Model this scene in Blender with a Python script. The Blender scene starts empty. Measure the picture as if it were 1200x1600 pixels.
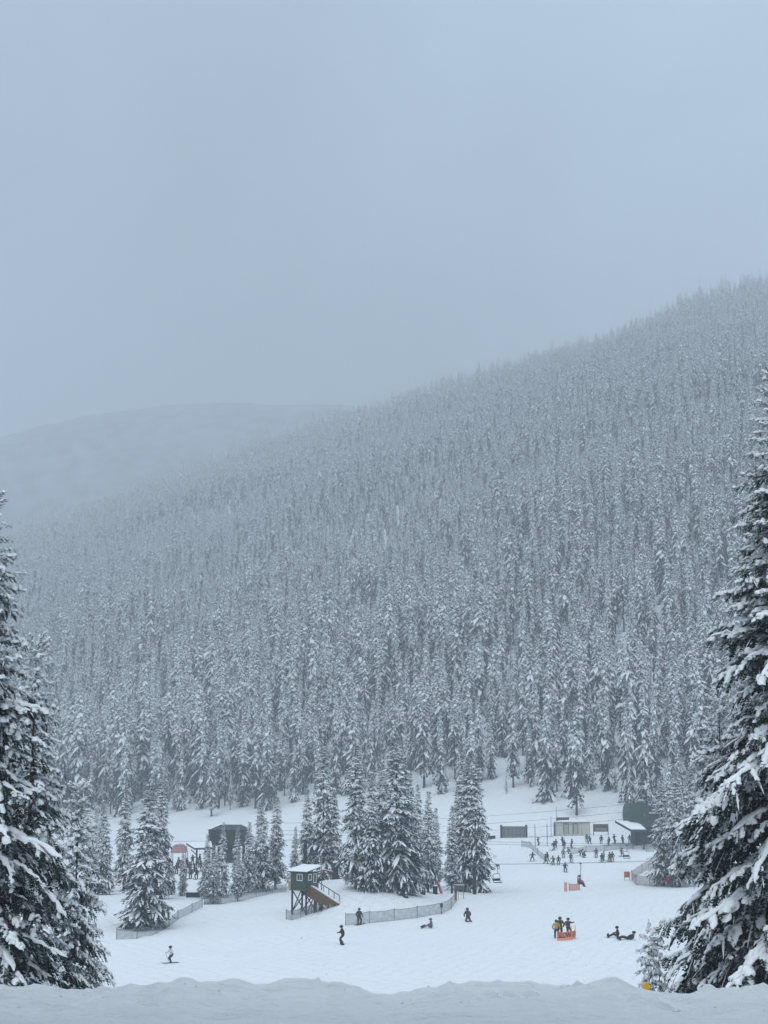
import bpy, math, random
import numpy as np
from mathutils import Vector

# ------------------------------------------------------------------ camera, sky, sun, exposure
scene = bpy.context.scene
col = scene.collection
EZ = 17.0                                   # eye height above the valley floor
FPX = 2320.0                                # focal length in photograph pixels (1200 x 1600)
PITCH = math.atan(410.0 / FPX)

cam_d = bpy.data.cameras.new('camera')
cam_d.sensor_fit = 'VERTICAL'
cam_d.sensor_height = 24.0
cam_d.lens = 24.0 * FPX / 1600.0
cam_d.clip_start = 0.1
cam_d.clip_end = 20000
cam = bpy.data.objects.new('camera', cam_d)
col.objects.link(cam)
cam.location = (0, 0, EZ)
cam.rotation_euler = (math.pi / 2 + PITCH, 0, 0)
scene.camera = cam

SUN_EL, SUN_AZ = math.radians(58), math.radians(195)      # a veiled sun high behind the clouds
world = bpy.data.worlds.new('World')
scene.world = world
world.use_nodes = True
wn = world.node_tree
for n in list(wn.nodes):
    wn.nodes.remove(n)
w_out = wn.nodes.new('ShaderNodeOutputWorld')
w_bg = wn.nodes.new('ShaderNodeBackground')
w_bg.inputs['Strength'].default_value = 0.1
sky = wn.nodes.new('ShaderNodeTexSky')
sky.sky_type = 'NISHITA'
sky.sun_disc = False
sky.sun_elevation = SUN_EL
sky.sun_rotation = SUN_AZ
sky.altitude = 3000
sky.air_density = 1.0
sky.dust_density = 3.0
# a closed cloud deck: the standard overcast sky, a third as bright at the horizon as overhead
w_tc = wn.nodes.new('ShaderNodeTexCoord')
w_sep = wn.nodes.new('ShaderNodeSeparateXYZ')
w_map = wn.nodes.new('ShaderNodeMapRange')
w_map.inputs['From Min'].default_value = 0.0
w_map.inputs['From Max'].default_value = 1.0
w_map.inputs['To Min'].default_value = 3.7
w_map.inputs['To Max'].default_value = 11.5
w_noise = wn.nodes.new('ShaderNodeTexNoise')
w_noise.noise_dimensions = '4D'
w_noise.inputs['W'].default_value = 6.85
w_noise.inputs['Scale'].default_value = 2.2
w_noise.inputs['Detail'].default_value = 4.0
w_noise.inputs['Distortion'].default_value = 0.4
w_nm = wn.nodes.new('ShaderNodeMapRange')
w_nm.inputs['From Min'].default_value = 0.3
w_nm.inputs['From Max'].default_value = 0.7
w_nm.inputs['To Min'].default_value = 0.68
w_nm.inputs['To Max'].default_value = 1.32
w_mul = wn.nodes.new('ShaderNodeMath'); w_mul.operation = 'MULTIPLY'
w_col = wn.nodes.new('ShaderNodeMix'); w_col.data_type = 'RGBA'; w_col.blend_type = 'MULTIPLY'
w_col.inputs[0].default_value = 1.0
w_col.inputs[6].default_value = (0.625, 0.79, 0.955, 1)
w_mix = wn.nodes.new('ShaderNodeMix'); w_mix.data_type = 'RGBA'
w_mix.inputs[0].default_value = 0.9
L = wn.links.new
L(w_tc.outputs['Generated'], w_sep.inputs[0])
L(w_sep.outputs['Z'], w_map.inputs['Value'])
L(w_tc.outputs['Generated'], w_noise.inputs['Vector'])
L(w_noise.outputs['Fac'], w_nm.inputs['Value'])
L(w_map.outputs[0], w_mul.inputs[0])
L(w_nm.outputs[0], w_mul.inputs[1])
L(w_mul.outputs[0], w_col.inputs[7])
L(sky.outputs[0], w_mix.inputs[6])
L(w_col.outputs[2], w_mix.inputs[7])
L(w_mix.outputs[2], w_bg.inputs['Color'])
L(w_bg.outputs[0], w_out.inputs['Surface'])

sun_d = bpy.data.lights.new('sun', 'SUN')
sun_d.energy = 1.45
sun_d.angle = math.radians(70)
sun_d.color = (1.0, 0.985, 0.965)
sun = bpy.data.objects.new('sun', sun_d)
col.objects.link(sun)
sd = Vector((math.sin(SUN_AZ) * math.cos(SUN_EL), math.cos(SUN_AZ) * math.cos(SUN_EL), math.sin(SUN_EL)))
sun.rotation_euler = sd.to_track_quat('Z', 'Y').to_euler()

scene.view_settings.view_transform = 'Standard'
scene.view_settings.look = 'None'
scene.view_settings.exposure = 0.0
scene.view_settings.gamma = 1.0
scene.view_settings.use_curve_mapping = False
scene.render.engine = 'CYCLES'
scene.cycles.max_bounces = 5
scene.cycles.diffuse_bounces = 2
scene.cycles.glossy_bounces = 1
scene.cycles.volume_bounces = 2
scene.cycles.transparent_max_bounces = 8
scene.cycles.use_denoising = True
HAZE_DENSITY = 0.0006

# ------------------------------------------------------------------ helpers
RNG = np.random.default_rng(7)
random.seed(7)


def ray(u, v):
    """photograph pixel -> (x per metre forward, rise per metre forward)"""
    xc, yc = (u - 600.0) / FPX, -(v - 800.0) / FPX
    dy = math.cos(PITCH) - yc * math.sin(PITCH)
    dz = math.sin(PITCH) + yc * math.cos(PITCH)
    return xc / dy, dz / dy


def at(u, v, Y):
    t, m = ray(u, v)
    return Vector((t * Y, Y, EZ + m * Y))


def hash2(ix, iy, seed):
    h = (ix.astype(np.int64) * 374761393 + iy.astype(np.int64) * 668265263 + seed * 974711) & 0x7fffffff
    h = ((h ^ (h >> 13)) * 1274126177) & 0x7fffffff
    return ((h ^ (h >> 16)) & 0xffff) / 65535.0


def vnoise(x, y, seed=0):
    x = np.asarray(x, float); y = np.asarray(y, float)
    ix, iy = np.floor(x), np.floor(y)
    fx, fy = x - ix, y - iy
    fx = fx * fx * (3 - 2 * fx); fy = fy * fy * (3 - 2 * fy)
    a = hash2(ix, iy, seed); b = hash2(ix + 1, iy, seed)
    c = hash2(ix, iy + 1, seed); d = hash2(ix + 1, iy + 1, seed)
    return (a * (1 - fx) + b * fx) * (1 - fy) + (c * (1 - fx) + d * fx) * fy - 0.5


def fbm(x, y, octaves=4, seed=0):
    s, a, f = 0.0, 1.0, 1.0
    for o in range(octaves):
        s = s + a * vnoise(np.asarray(x) * f + 17.3 * o, np.asarray(y) * f - 9.1 * o, seed + o)
        a *= 0.5; f *= 2.03
    return s


def sstep(a, b, x):
    t = np.clip((np.asarray(x, float) - a) / (b - a), 0, 1)
    return t * t * (3 - 2 * t)


# ------------------------------------------------------------------ materials
def new_mat(name):
    m = bpy.data.materials.new(name)
    m.use_nodes = True
    nt = m.node_tree
    return m, nt, nt.nodes['Principled BSDF']


def plain(name, rgb, rough=0.7, var=0.18, scale=3.0, metal=0.0, bump=0.0, coord='Object'):
    m, nt, b = new_mat(name)
    tc = nt.nodes.new('ShaderNodeTexCoord')
    nz = nt.nodes.new('ShaderNodeTexNoise')
    nz.inputs['Scale'].default_value = scale
    nz.inputs['Detail'].default_value = 3
    nt.links.new(tc.outputs[coord], nz.inputs['Vector'])
    r = nt.nodes.new('ShaderNodeValToRGB')
    r.color_ramp.elements[0].position = 0.3
    r.color_ramp.elements[1].position = 0.7
    r.color_ramp.elements[0].color = tuple(c * (1 - var) for c in rgb) + (1,)
    r.color_ramp.elements[1].color = tuple(min(1, c * (1 + var)) for c in rgb) + (1,)
    nt.links.new(nz.outputs['Fac'], r.inputs[0])
    nt.links.new(r.outputs[0], b.inputs['Base Color'])
    b.inputs['Roughness'].default_value = rough
    b.inputs['Metallic'].default_value = metal
    b.inputs['Specular IOR Level'].default_value = 0.25
    if bump:
        bp = nt.nodes.new('ShaderNodeBump')
        bp.inputs['Strength'].default_value = bump
        nt.links.new(nz.outputs['Fac'], bp.inputs['Height'])
        nt.links.new(bp.outputs[0], b.inputs['Normal'])
    return m


def snow_mat(name, scales, strength, rgb=(0.84, 0.87, 0.895), stretch=(1, 1, 1), dist=0.1, tracks=False):
    m, nt, b = new_mat(name)
    b.inputs['Base Color'].default_value = rgb + (1,)
    b.inputs['Roughness'].default_value = 0.75
    b.inputs['Specular IOR Level'].default_value = 0.15
    tc = nt.nodes.new('ShaderNodeTexCoord')
    mp = nt.nodes.new('ShaderNodeMapping')
    mp.inputs['Scale'].default_value = stretch
    nt.links.new(tc.outputs['Object'], mp.inputs['Vector'])
    prev = None
    for s, st in zip(scales, strength):
        nz = nt.nodes.new('ShaderNodeTexNoise')
        nz.inputs['Scale'].default_value = s
        nz.inputs['Detail'].default_value = 5
        nz.inputs['Roughness'].default_value = 0.6
        nt.links.new(mp.outputs[0], nz.inputs['Vector'])
        bp = nt.nodes.new('ShaderNodeBump')
        bp.inputs['Strength'].default_value = st
        bp.inputs['Distance'].default_value = dist
        nt.links.new(nz.outputs['Fac'], bp.inputs['Height'])
        if prev:
            nt.links.new(prev.outputs[0], bp.inputs['Normal'])
        prev = bp
    if tracks:                                   # grooves left by skis, in two crossing directions
        for rot, sc_ in ((0.35, 0.22), (-0.6, 0.16)):
            mp2 = nt.nodes.new('ShaderNodeMapping')
            mp2.inputs['Rotation'].default_value = (0, 0, rot)
            nt.links.new(tc.outputs['Object'], mp2.inputs['Vector'])
            wv = nt.nodes.new('ShaderNodeTexWave')
            wv.inputs['Scale'].default_value = sc_
            wv.inputs['Distortion'].default_value = 9.0
            wv.inputs['Detail'].default_value = 3.0
            wv.inputs['Detail Scale'].default_value = 0.35
            nt.links.new(mp2.outputs[0], wv.inputs['Vector'])
            cr_ = nt.nodes.new('ShaderNodeValToRGB')
            cr_.color_ramp.elements[0].position = 0.86
            cr_.color_ramp.elements[1].position = 0.97
            cr_.color_ramp.elements[0].color = (1, 1, 1, 1)
            cr_.color_ramp.elements[1].color = (0, 0, 0, 1)
            nt.links.new(wv.outputs['Fac'], cr_.inputs[0])
            bp = nt.nodes.new('ShaderNodeBump')
            bp.inputs['Strength'].default_value = 0.45
            bp.inputs['Distance'].default_value = 0.15
            nt.links.new(cr_.outputs[0], bp.inputs['Height'])
            nt.links.new(prev.outputs[0], bp.inputs['Normal'])
            prev = bp
    nt.links.new(prev.outputs[0], b.inputs['Normal'])
    return m


def net_mat(name, rgb, cover):
    """thin woven safety netting: part of the light passes between the strands"""
    m, nt, b = new_mat(name)
    b.inputs['Base Color'].default_value = rgb + (1,)
    b.inputs['Roughness'].default_value = 0.9
    tr = nt.nodes.new('ShaderNodeBsdfTransparent')
    mx = nt.nodes.new('ShaderNodeMixShader')
    tc = nt.nodes.new('ShaderNodeTexCoord')
    nz = nt.nodes.new('ShaderNodeTexNoise')
    nz.inputs['Scale'].default_value = 2.2
    nt.links.new(tc.outputs['Object'], nz.inputs['Vector'])
    mr = nt.nodes.new('ShaderNodeMapRange')
    mr.inputs['From Min'].default_value = 0.3
    mr.inputs['From Max'].default_value = 0.7
    mr.inputs['To Min'].default_value = cover - 0.1
    mr.inputs['To Max'].default_value = cover + 0.1
    nt.links.new(nz.outputs['Fac'], mr.inputs['Value'])
    nt.links.new(mr.outputs[0], mx.inputs[0])
    nt.links.new(tr.outputs[0], mx.inputs[1])
    nt.links.new(b.outputs[0], mx.inputs[2])
    nt.links.new(mx.outputs[0], nt.nodes['Material Output'].inputs['Surface'])
    return m


M = {}
M['snow_near'] = snow_mat('snow_near', (1.6, 6.0, 20.0), (0.65, 0.5, 0.35), stretch=(0.6, 1.4, 1), dist=0.12)
M['snow_floor'] = snow_mat('snow_floor', (0.12, 0.5, 2.0), (0.5, 0.55, 0.5), dist=0.35, tracks=True)
M['snow_hill'] = snow_mat('snow_hill', (0.05, 0.3), (0.4, 0.4), dist=0.6)
M['snow'] = snow_mat('tree_snow', (9.0,), (0.25,), dist=0.05)
M['roof_snow'] = snow_mat('roof_snow', (3.0,), (0.3,), dist=0.1)
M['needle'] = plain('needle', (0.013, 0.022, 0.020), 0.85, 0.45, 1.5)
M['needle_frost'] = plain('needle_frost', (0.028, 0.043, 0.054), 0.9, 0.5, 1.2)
M['rime'] = plain('rime', (0.115, 0.135, 0.145), 0.9, 0.5, 3.0)
M['bark'] = plain('bark', (0.055, 0.038, 0.030), 0.95, 0.4, 6, bump=0.4)
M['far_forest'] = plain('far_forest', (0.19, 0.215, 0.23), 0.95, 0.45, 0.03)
M['green_wall'] = plain('green_wall', (0.045, 0.075, 0.062), 0.7, 0.25, 4)
M['terminal'] = plain('terminal_green', (0.034, 0.066, 0.054), 0.6, 0.3, 1.5)
M['dark_roof'] = plain('dark_roof', (0.045, 0.055, 0.062), 0.6, 0.2, 1.5)
M['charcoal'] = plain('charcoal', (0.028, 0.032, 0.036), 0.7, 0.25, 2)
M['steel'] = plain('steel', (0.09, 0.10, 0.105), 0.5, 0.2, 5, metal=0.3)
M['rope'] = plain('rope', (0.10, 0.105, 0.11), 0.6, 0.1, 1)
M['plank'] = plain('plank', (0.135, 0.085, 0.050), 0.85, 0.35, 5, bump=0.2)
M['beige'] = plain('beige', (0.50, 0.48, 0.41), 0.7, 0.08, 1.2)
M['door_tan'] = plain('door_tan', (0.40, 0.38, 0.32), 0.7, 0.08, 1.2)
M['beige_dark'] = plain('beige_dark', (0.22, 0.21, 0.185), 0.7, 0.1, 1.2)
M['grey_box'] = plain('grey_box', (0.17, 0.185, 0.20), 0.7, 0.2, 2)
M['sign_brown'] = plain('sign_brown', (0.10, 0.062, 0.052), 0.7, 0.25, 3)
M['white_trim'] = plain('white_trim', (0.62, 0.64, 0.64), 0.6, 0.05, 3)
M['orange'] = plain('orange', (0.78, 0.20, 0.085), 0.6, 0.12, 4)
M['red'] = plain('red', (0.45, 0.055, 0.050), 0.6, 0.12, 4)
M['red_sign'] = plain('red_sign', (0.42, 0.12, 0.085), 0.6, 0.12, 4)
M['yellow'] = plain('yellow', (0.72, 0.42, 0.035), 0.6, 0.2, 7)
M['tan'] = plain('tan', (0.42, 0.30, 0.14), 0.8, 0.2, 4)
M['letters'] = plain('letters', (0.035, 0.012, 0.012), 0.7, 0.1, 4)
M['glass'] = plain('glass', (0.03, 0.04, 0.045), 0.15, 0.1, 4)
M['net_grey'] = net_mat('net_grey', (0.16, 0.175, 0.19), 0.50)
M['net_brown'] = net_mat('net_brown', (0.22, 0.125, 0.115), 0.55)
M['net_orange'] = net_mat('net_orange', (0.85, 0.22, 0.09), 0.86)
M['net_faded'] = net_mat('net_faded', (0.55, 0.19, 0.13), 0.80)
CLOTH = {}


def cloth(rgb):
    if rgb not in CLOTH:
        CLOTH[rgb] = plain('fabric', rgb, 0.85, 0.15, 6)
    return CLOTH[rgb]


# ------------------------------------------------------------------ object helpers
def mesh_from(name, V, F, mats, fmat=None, smooth=False):
    me = bpy.data.meshes.new(name)
    me.from_pydata([tuple(v) for v in V], [], [tuple(f) for f in F])
    for m in mats:
        me.materials.append(m)
    if fmat is not None:
        me.polygons.foreach_set('material_index', np.asarray(fmat, np.int32))
    if smooth:
        me.polygons.foreach_set('use_smooth', np.ones(len(me.polygons), bool))
    me.update()
    return me


def mesh_np(name, V, T, mats, fmat=None, smooth=None):
    """fast triangle mesh from numpy arrays"""
    me = bpy.data.meshes.new(name)
    nv, nf = len(V), len(T)
    me.vertices.add(nv)
    me.vertices.foreach_set('co', np.asarray(V, np.float32).ravel())
    me.loops.add(nf * 3)
    me.loops.foreach_set('vertex_index', np.asarray(T, np.int32).ravel())
    me.polygons.add(nf)
    me.polygons.foreach_set('loop_start', np.arange(0, nf * 3, 3, dtype=np.int32))
    me.polygons.foreach_set('loop_total', np.full(nf, 3, np.int32))
    for m in mats:
        me.materials.append(m)
    if fmat is not None:
        me.polygons.foreach_set('material_index', np.asarray(fmat, np.int32))
    if smooth is not None:
        me.polygons.foreach_set('use_smooth', np.asarray(smooth, bool))
    me.update(calc_edges=True)
    return me


def link(name, data, parent=None, loc=None, rot=None):
    o = bpy.data.objects.new(name, data)
    col.objects.link(o)
    if parent is not None:
        o.parent = parent
    if loc is not None:
        o.location = loc
    if rot is not None:
        o.rotation_euler = rot
    return o


def tag(o, label=None, cat=None, group=None, kind=None):
    for k, v in (('label', label), ('category', cat), ('group', group), ('kind', kind)):
        if v:
            o[k] = v
    return o


def thing(name, label, cat, loc=(0, 0, 0), rz=0.0, group=None):
    o = link(name, None, None, loc, (0, 0, rz))
    o.empty_display_size = 0.3
    return tag(o, label, cat, group)


class MB:
    """collects boxes, bars, tubes and sheets, then links them as one mesh"""
    def __init__(self):
        self.V, self.F = [], []

    def add(self, V, F):
        k = len(self.V)
        self.V += [tuple(v) for v in V]
        self.F += [tuple(i + k for i in f) for f in F]
        return self

    def box(self, c, s, rz=0.0):
        ca, sa = math.cos(rz), math.sin(rz)
        P = []
        for dz in (-.5, .5):
            for dx, dy in ((-.5, -.5), (.5, -.5), (.5, .5), (-.5, .5)):
                x, y = dx * s[0], dy * s[1]
                P.append((c[0] + x * ca - y * sa, c[1] + x * sa + y * ca, c[2] + dz * s[2]))
        return self.add(P, [(3, 2, 1, 0), (4, 5, 6, 7), (0, 1, 5, 4), (1, 2, 6, 5), (2, 3, 7, 6), (3, 0, 4, 7)])

    def tube(self, pts, r, n=6):
        pts = [Vector(p) for p in pts]
        rs = r if isinstance(r, (list, tuple)) else [r] * len(pts)
        k = len(self.V)
        for i, p in enumerate(pts):
            d = (pts[min(i + 1, len(pts) - 1)] - pts[max(i - 1, 0)]).normalized()
            a = d.cross(Vector((0, 0, 1)))
            if a.length < 1e-3:
                a = d.cross(Vector((0, 1, 0)))
            a.normalize()
            b = d.cross(a)
            for j in range(n):
                q = 2 * math.pi * j / n
                self.V.append(tuple(p + a * (math.cos(q) * rs[i]) + b * (math.sin(q) * rs[i])))
        for i in range(len(pts) - 1):
            for j in range(n):
                self.F.append((k + i * n + j, k + i * n + (j + 1) % n, k + (i + 1) * n + (j + 1) % n, k + (i + 1) * n + j))
        self.F.append(tuple(k + j for j in range(n))[::-1])
        self.F.append(tuple(k + (len(pts) - 1) * n + j for j in range(n)))
        return self

    def prism(self, poly, axis, a, b):
        """extrude a polygon (list of 2-tuples) along an axis between a and b"""
        n = len(poly)
        f = {'x': lambda p, w: (w, p[0], p[1]), 'y': lambda p, w: (p[0], w, p[1]), 'z': lambda p, w: (p[0], p[1], w)}[axis]
        P = [f(p, a) for p in poly] + [f(p, b) for p in poly]
        F = [tuple(range(n))[::-1], tuple(range(n, 2 * n))]
        F += [(i, (i + 1) % n, n + (i + 1) % n, n + i) for i in range(n)]
        return self.add(P, F)

    def sphere(self, c, r, nu=10, nv=7):
        rx, ry, rz = r if isinstance(r, (tuple, list)) else (r, r, r)
        P = [(c[0], c[1], c[2] + rz)]
        for i in range(1, nv):
            th = math.pi * i / nv
            for j in range(nu):
                ph = 2 * math.pi * j / nu
                P.append((c[0] + rx * math.sin(th) * math.cos(ph), c[1] + ry * math.sin(th) * math.sin(ph), c[2] + rz * math.cos(th)))
        P.append((c[0], c[1], c[2] - rz))
        F = [(0, 1 + j, 1 + (j + 1) % nu) for j in range(nu)]
        for i in range(nv - 2):
            for j in range(nu):
                a, b = 1 + i * nu + j, 1 + i * nu + (j + 1) % nu
                F.append((a, a + nu, b + nu, b))
        e = len(P) - 1
        F += [(e, 1 + (nv - 2) * nu + (j + 1) % nu, 1 + (nv - 2) * nu + j) for j in range(nu)]
        return self.add(P, F)

    def mesh(self, name, mat, smooth=False):
        return mesh_from(name, self.V, self.F, [mat] if not isinstance(mat, list) else mat, None, smooth)

    def build(self, name, mat, parent=None, smooth=False, loc=None, rot=None):
        return link(name, self.mesh(name, mat, smooth), parent, loc, rot)


# ------------------------------------------------------------------ people: one skinned body for each pose, shared by the figures
EDGES = [('pel', 'spi', 0), ('spi', 'che', 0), ('che', 'nec', 3), ('nec', 'hea', 3), ('hea', 'top', 3)]
for s_ in 'lr':
    EDGES += [('che', 'sho' + s_, 0), ('sho' + s_, 'elb' + s_, 0), ('elb' + s_, 'wri' + s_, 0), ('wri' + s_, 'han' + s_, 2),
              ('pel', 'hip' + s_, 1), ('hip' + s_, 'kne' + s_, 1), ('kne' + s_, 'ank' + s_, 1), ('ank' + s_, 'toe' + s_, 2)]
RAD = dict(pel=.165, spi=.165, che=.175, nec=.075, hea=.098, top=.085, sho=.095, elb=.072, wri=.058, han=.052, hip=.125, kne=.095, ank=.078, toe=.06)


def joint_mid(a, b, l1, l2, hint):
    """knee or elbow between two points, bent towards hint"""
    d = b - a
    L_ = min(d.length, (l1 + l2) * 0.999)
    x = (l1 * l1 - l2 * l2 + L_ * L_) / (2 * L_)
    h = math.sqrt(max(l1 * l1 - x * x, 0))
    dn = d.normalized()
    hp = hint - dn * hint.dot(dn)
    hp = hp.normalized() if hp.length > 1e-4 else Vector((0, 1, 0))
    return a + dn * x + hp * h


def pose_mesh(pz, py, pitch, feet, hands, toe=(0, 1, 0), knee=(0, 1, 0.2), head=0.0, roll=0.0):
    J = {}
    P = Vector((0, py, pz))
    up = Vector((math.sin(roll), math.sin(pitch), math.cos(pitch) * math.cos(roll))).normalized()
    J['pel'] = P; J['spi'] = P + up * 0.24; J['che'] = P + up * 0.44
    hu = Vector((0, math.sin(pitch * 0.5 + head), math.cos(pitch * 0.5 + head)))
    J['nec'] = J['che'] + up * 0.13; J['hea'] = J['nec'] + hu * 0.10; J['top'] = J['hea'] + hu * 0.12
    for i, s in enumerate('lr'):
        sx = -1 if i == 0 else 1
        J['sho' + s] = J['che'] + Vector((0.19 * sx, 0, 0)) + up * 0.03
        hnd = Vector(hands[i])
        J['elb' + s] = joint_mid(J['sho' + s], hnd, 0.29, 0.27, Vector((0.7 * sx, -0.8, -0.2)))
        J['wri' + s] = hnd
        J['han' + s] = hnd + (hnd - J['elb' + s]).normalized() * 0.10
        J['hip' + s] = P + Vector((0.10 * sx, 0, -0.04))
        ft = Vector(feet[i])
        J['kne' + s] = joint_mid(J['hip' + s], ft, 0.43, 0.43, Vector(knee) + Vector((0.25 * sx, 0, 0)))
        J['ank' + s] = ft
        J['toe' + s] = ft + Vector(toe).normalized() * 0.17 + Vector((0, 0, -0.03))
    names = list(J)
    me = bpy.data.meshes.new('body')
    me.from_pydata([tuple(J[n]) for n in names], [(names.index(a), names.index(b)) for a, b, _ in EDGES], [])
    o = bpy.data.objects.new('body_build', me)
    col.objects.link(o)
    o.modifiers.new('skin', 'SKIN')
    if not me.skin_vertices:
        bpy.context.view_layer.objects.active = o
    for i, n in enumerate(names):
        key = n if n in RAD else n[:3]
        me.skin_vertices[0].data[i].radius = (RAD[key], RAD[key])
        me.skin_vertices[0].data[i].use_root = (n == 'pel')
    o.modifiers.new('smooth', 'SUBSURF').levels = 1
    dg = bpy.context.evaluated_depsgraph_get()
    out = bpy.data.meshes.new_from_object(o.evaluated_get(dg))
    out.name = 'body'
    bpy.data.objects.remove(o)
    out.materials.clear()
    for k in ('jacket', 'trousers', 'boots', 'skin'):
        out.materials.append(CLOTHES0)
    segs = [(J[a], J[b], r, 0.5 * (RAD.get(a, RAD.get(a[:3])) + RAD.get(b, RAD.get(b[:3])))) for a, b, r in EDGES]
    for p in out.polygons:
        c = p.center
        best, bi = 9e9, 0
        for a, b, r, rr in segs:
            ab = b - a
            q = max(0, min(1, (c - a).dot(ab) / ab.length_squared))
            dd = (c - (a + ab * q)).length - rr
            if dd < best:
                best, bi = dd, r
        p.material_index = bi
        p.use_smooth = True
    hd = J['hea'] + hu * 0.07
    return out, hd, hu


CLOTHES0 = plain('fabric', (0.03, 0.03, 0.035), 0.85, 0.15, 6)
POSES = {
    'stand': pose_mesh(0.90, 0, 0.04, [(-.13, 0, .10), (.13, 0, .10)], [(-.30, .12, .90), (.30, .12, .90)]),
    'ski': pose_mesh(0.82, -0.08, 0.30, [(-.14, 0, .12), (.14, 0, .12)], [(-.34, .38, 1.02), (.34, .38, 1.02)]),
    'glide': pose_mesh(0.84, -0.06, 0.22, [(-.16, 0.06, .12), (.16, -.06, .12)], [(-.52, .22, 1.10), (.40, .36, .98)], roll=0.1),
    'hips': pose_mesh(0.90, 0, 0.02, [(-.14, 0, .10), (.16, 0.05, .10)], [(-.22, .10, 1.02), (.48, .16, 1.36)]),
    'board': pose_mesh(0.78, -0.05, 0.25, [(-.27, 0, .12), (.27, 0, .12)], [(-.46, .20, 1.0), (.46, .12, .96)], roll=-0.15),
    'bend': pose_mesh(0.84, -0.18, 1.25, [(-.14, 0, .10), (.14, 0, .10)], [(-.16, .42, .42), (.18, .46, .40)]),
    'crouch': pose_mesh(0.55, -0.22, 0.75, [(-.15, 0, .10), (.15, 0.04, .10)], [(-.16, .42, .34), (.18, .40, .34)]),
    'stride': pose_mesh(0.86, 0, 0.15, [(-.12, .28, .10), (.12, -.28, .12)], [(-.28, -.16, .92), (.28, .30, .98)]),
    'sit': pose_mesh(0.17, -0.25, 0.10, [(-.18, .50, .10), (.18, .50, .10)], [(-.34, -.30, .16), (.34, .12, .36)], toe=(0, .4, .9), knee=(0, 0, 1)),
    'lie': pose_mesh(0.17, -0.10, -1.05, [(-.20, .70, .10), (.20, .68, .10)], [(-.42, -.30, .10), (.42, -.30, .10)], toe=(0, .3, .9), knee=(0, 0, 1), head=0.5),
    'kneel': pose_mesh(0.46, -0.05, 0.28, [(-.14, -.46, .08), (.14, -.46, .08)], [(-.22, .30, .50), (.22, .30, .50)], toe=(0, -1, 0), knee=(0, 1, -.5)),
    'chair': pose_mesh(0.56, -0.12, 0.02, [(-.15, .42, .12), (.15, .42, .12)], [(-.28, .18, .72), (.28, .18, .72)], toe=(0, 1, -.1), knee=(0, 1, .3)),
}
SKI_ME = MB().prism([(-.75, 0), (.72, 0), (.88, .10), (.90, .13), (.72, .03), (-.75, .03)], 'x', -.05, .05).mesh('ski', M['charcoal'])
BOARD_ME = MB().prism([(-.80, .10), (-.62, 0), (.62, 0), (.80, .10), (.80, .13), (.62, .03), (-.62, .03), (-.80, .13)], 'y', -.14, .14).mesh('snowboard', M['charcoal'])
HELMET_ME = MB().sphere((0, 0, 0.01), (.135, .155, .135), 12, 8).mesh('helmet', M['charcoal'], True)
HOOD_ME = MB().sphere((0, -.02, -0.01), (.145, .165, .155), 12, 8).mesh('hood', M['charcoal'], True)
GOGGLE_ME = MB().box((0, .13, -.02), (.19, .06, .08)).mesh('goggles', M['glass'])
POLE_ME = MB().tube([(0, 0, 0), (.05, -.30, -.98)], .014, 5).mesh('ski_pole', M['steel'])
SKIN = plain('skin', (0.42, 0.25, 0.18), 0.6, 0.1, 8)


def recolour(o, rgbs):
    for i, c in enumerate(rgbs):
        o.material_slots[i].link = 'OBJECT'
        o.material_slots[i].material = c


def person(label, loc, rz, pose='stand', jacket=(.03, .032, .038), trousers=(.025, .027, .032), helmet=(.03, .03, .034),
           gear=None, size=1.0, group=None, hood=False, poles=False):
    me, hd, hu = POSES[pose]
    o = thing('person', label, 'person', loc, rz, group)
    o.scale = (size * 1.18, size * 1.18, size * 1.06)
    b = link('body', me, o)
    recolour(b, [cloth(jacket), cloth(trousers), cloth((.02, .02, .024)), SKIN])
    h = link('hood' if hood else 'helmet', HOOD_ME if hood else HELMET_ME, o, hd)
    recolour(h, [cloth(jacket if hood else helmet)])
    link('goggles', GOGGLE_ME, h)
    if gear == 'ski':
        for sx in (-.14, .14):
            link('ski', SKI_ME, o, (sx, 0.05, 0.02))
    elif gear == 'ski_sit':
        for sx in (-.18, .18):
            link('ski', SKI_ME, o, (sx, 0.46, 0.10), (0.9, 0, 0.15 * sx))
    elif gear == 'board':
        link('snowboard', BOARD_ME, o, (0, 0.02, 0.02))
    elif gear == 'board_sit':
        link('snowboard', BOARD_ME, o, (0, 0.62, 0.12), (1.1, 0, 0))
    if poles:
        for sx in (-.36, .36):
            link('ski_pole', POLE_ME, o, (sx, .40, 1.05))
    return o


def lettering(text, width, mat):
    cu = bpy.data.curves.new('lettering', 'FONT')
    cu.body = text
    cu.align_x = 'CENTER'; cu.align_y = 'CENTER'
    cu.offset = 0.02
    o = bpy.data.objects.new('lettering_build', cu)
    col.objects.link(o)
    dg = bpy.context.evaluated_depsgraph_get()
    me = bpy.data.meshes.new_from_object(o.evaluated_get(dg))
    bpy.data.objects.remove(o)
    me.name = 'lettering'
    w = max(v.co.x for v in me.vertices) - min(v.co.x for v in me.vertices)
    for v in me.vertices:
        v.co *= width / w
    me.materials.clear()
    me.materials.append(mat)
    return me


SLOW_ME = lettering('SLOW', 1.05, M['letters'])

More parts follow.
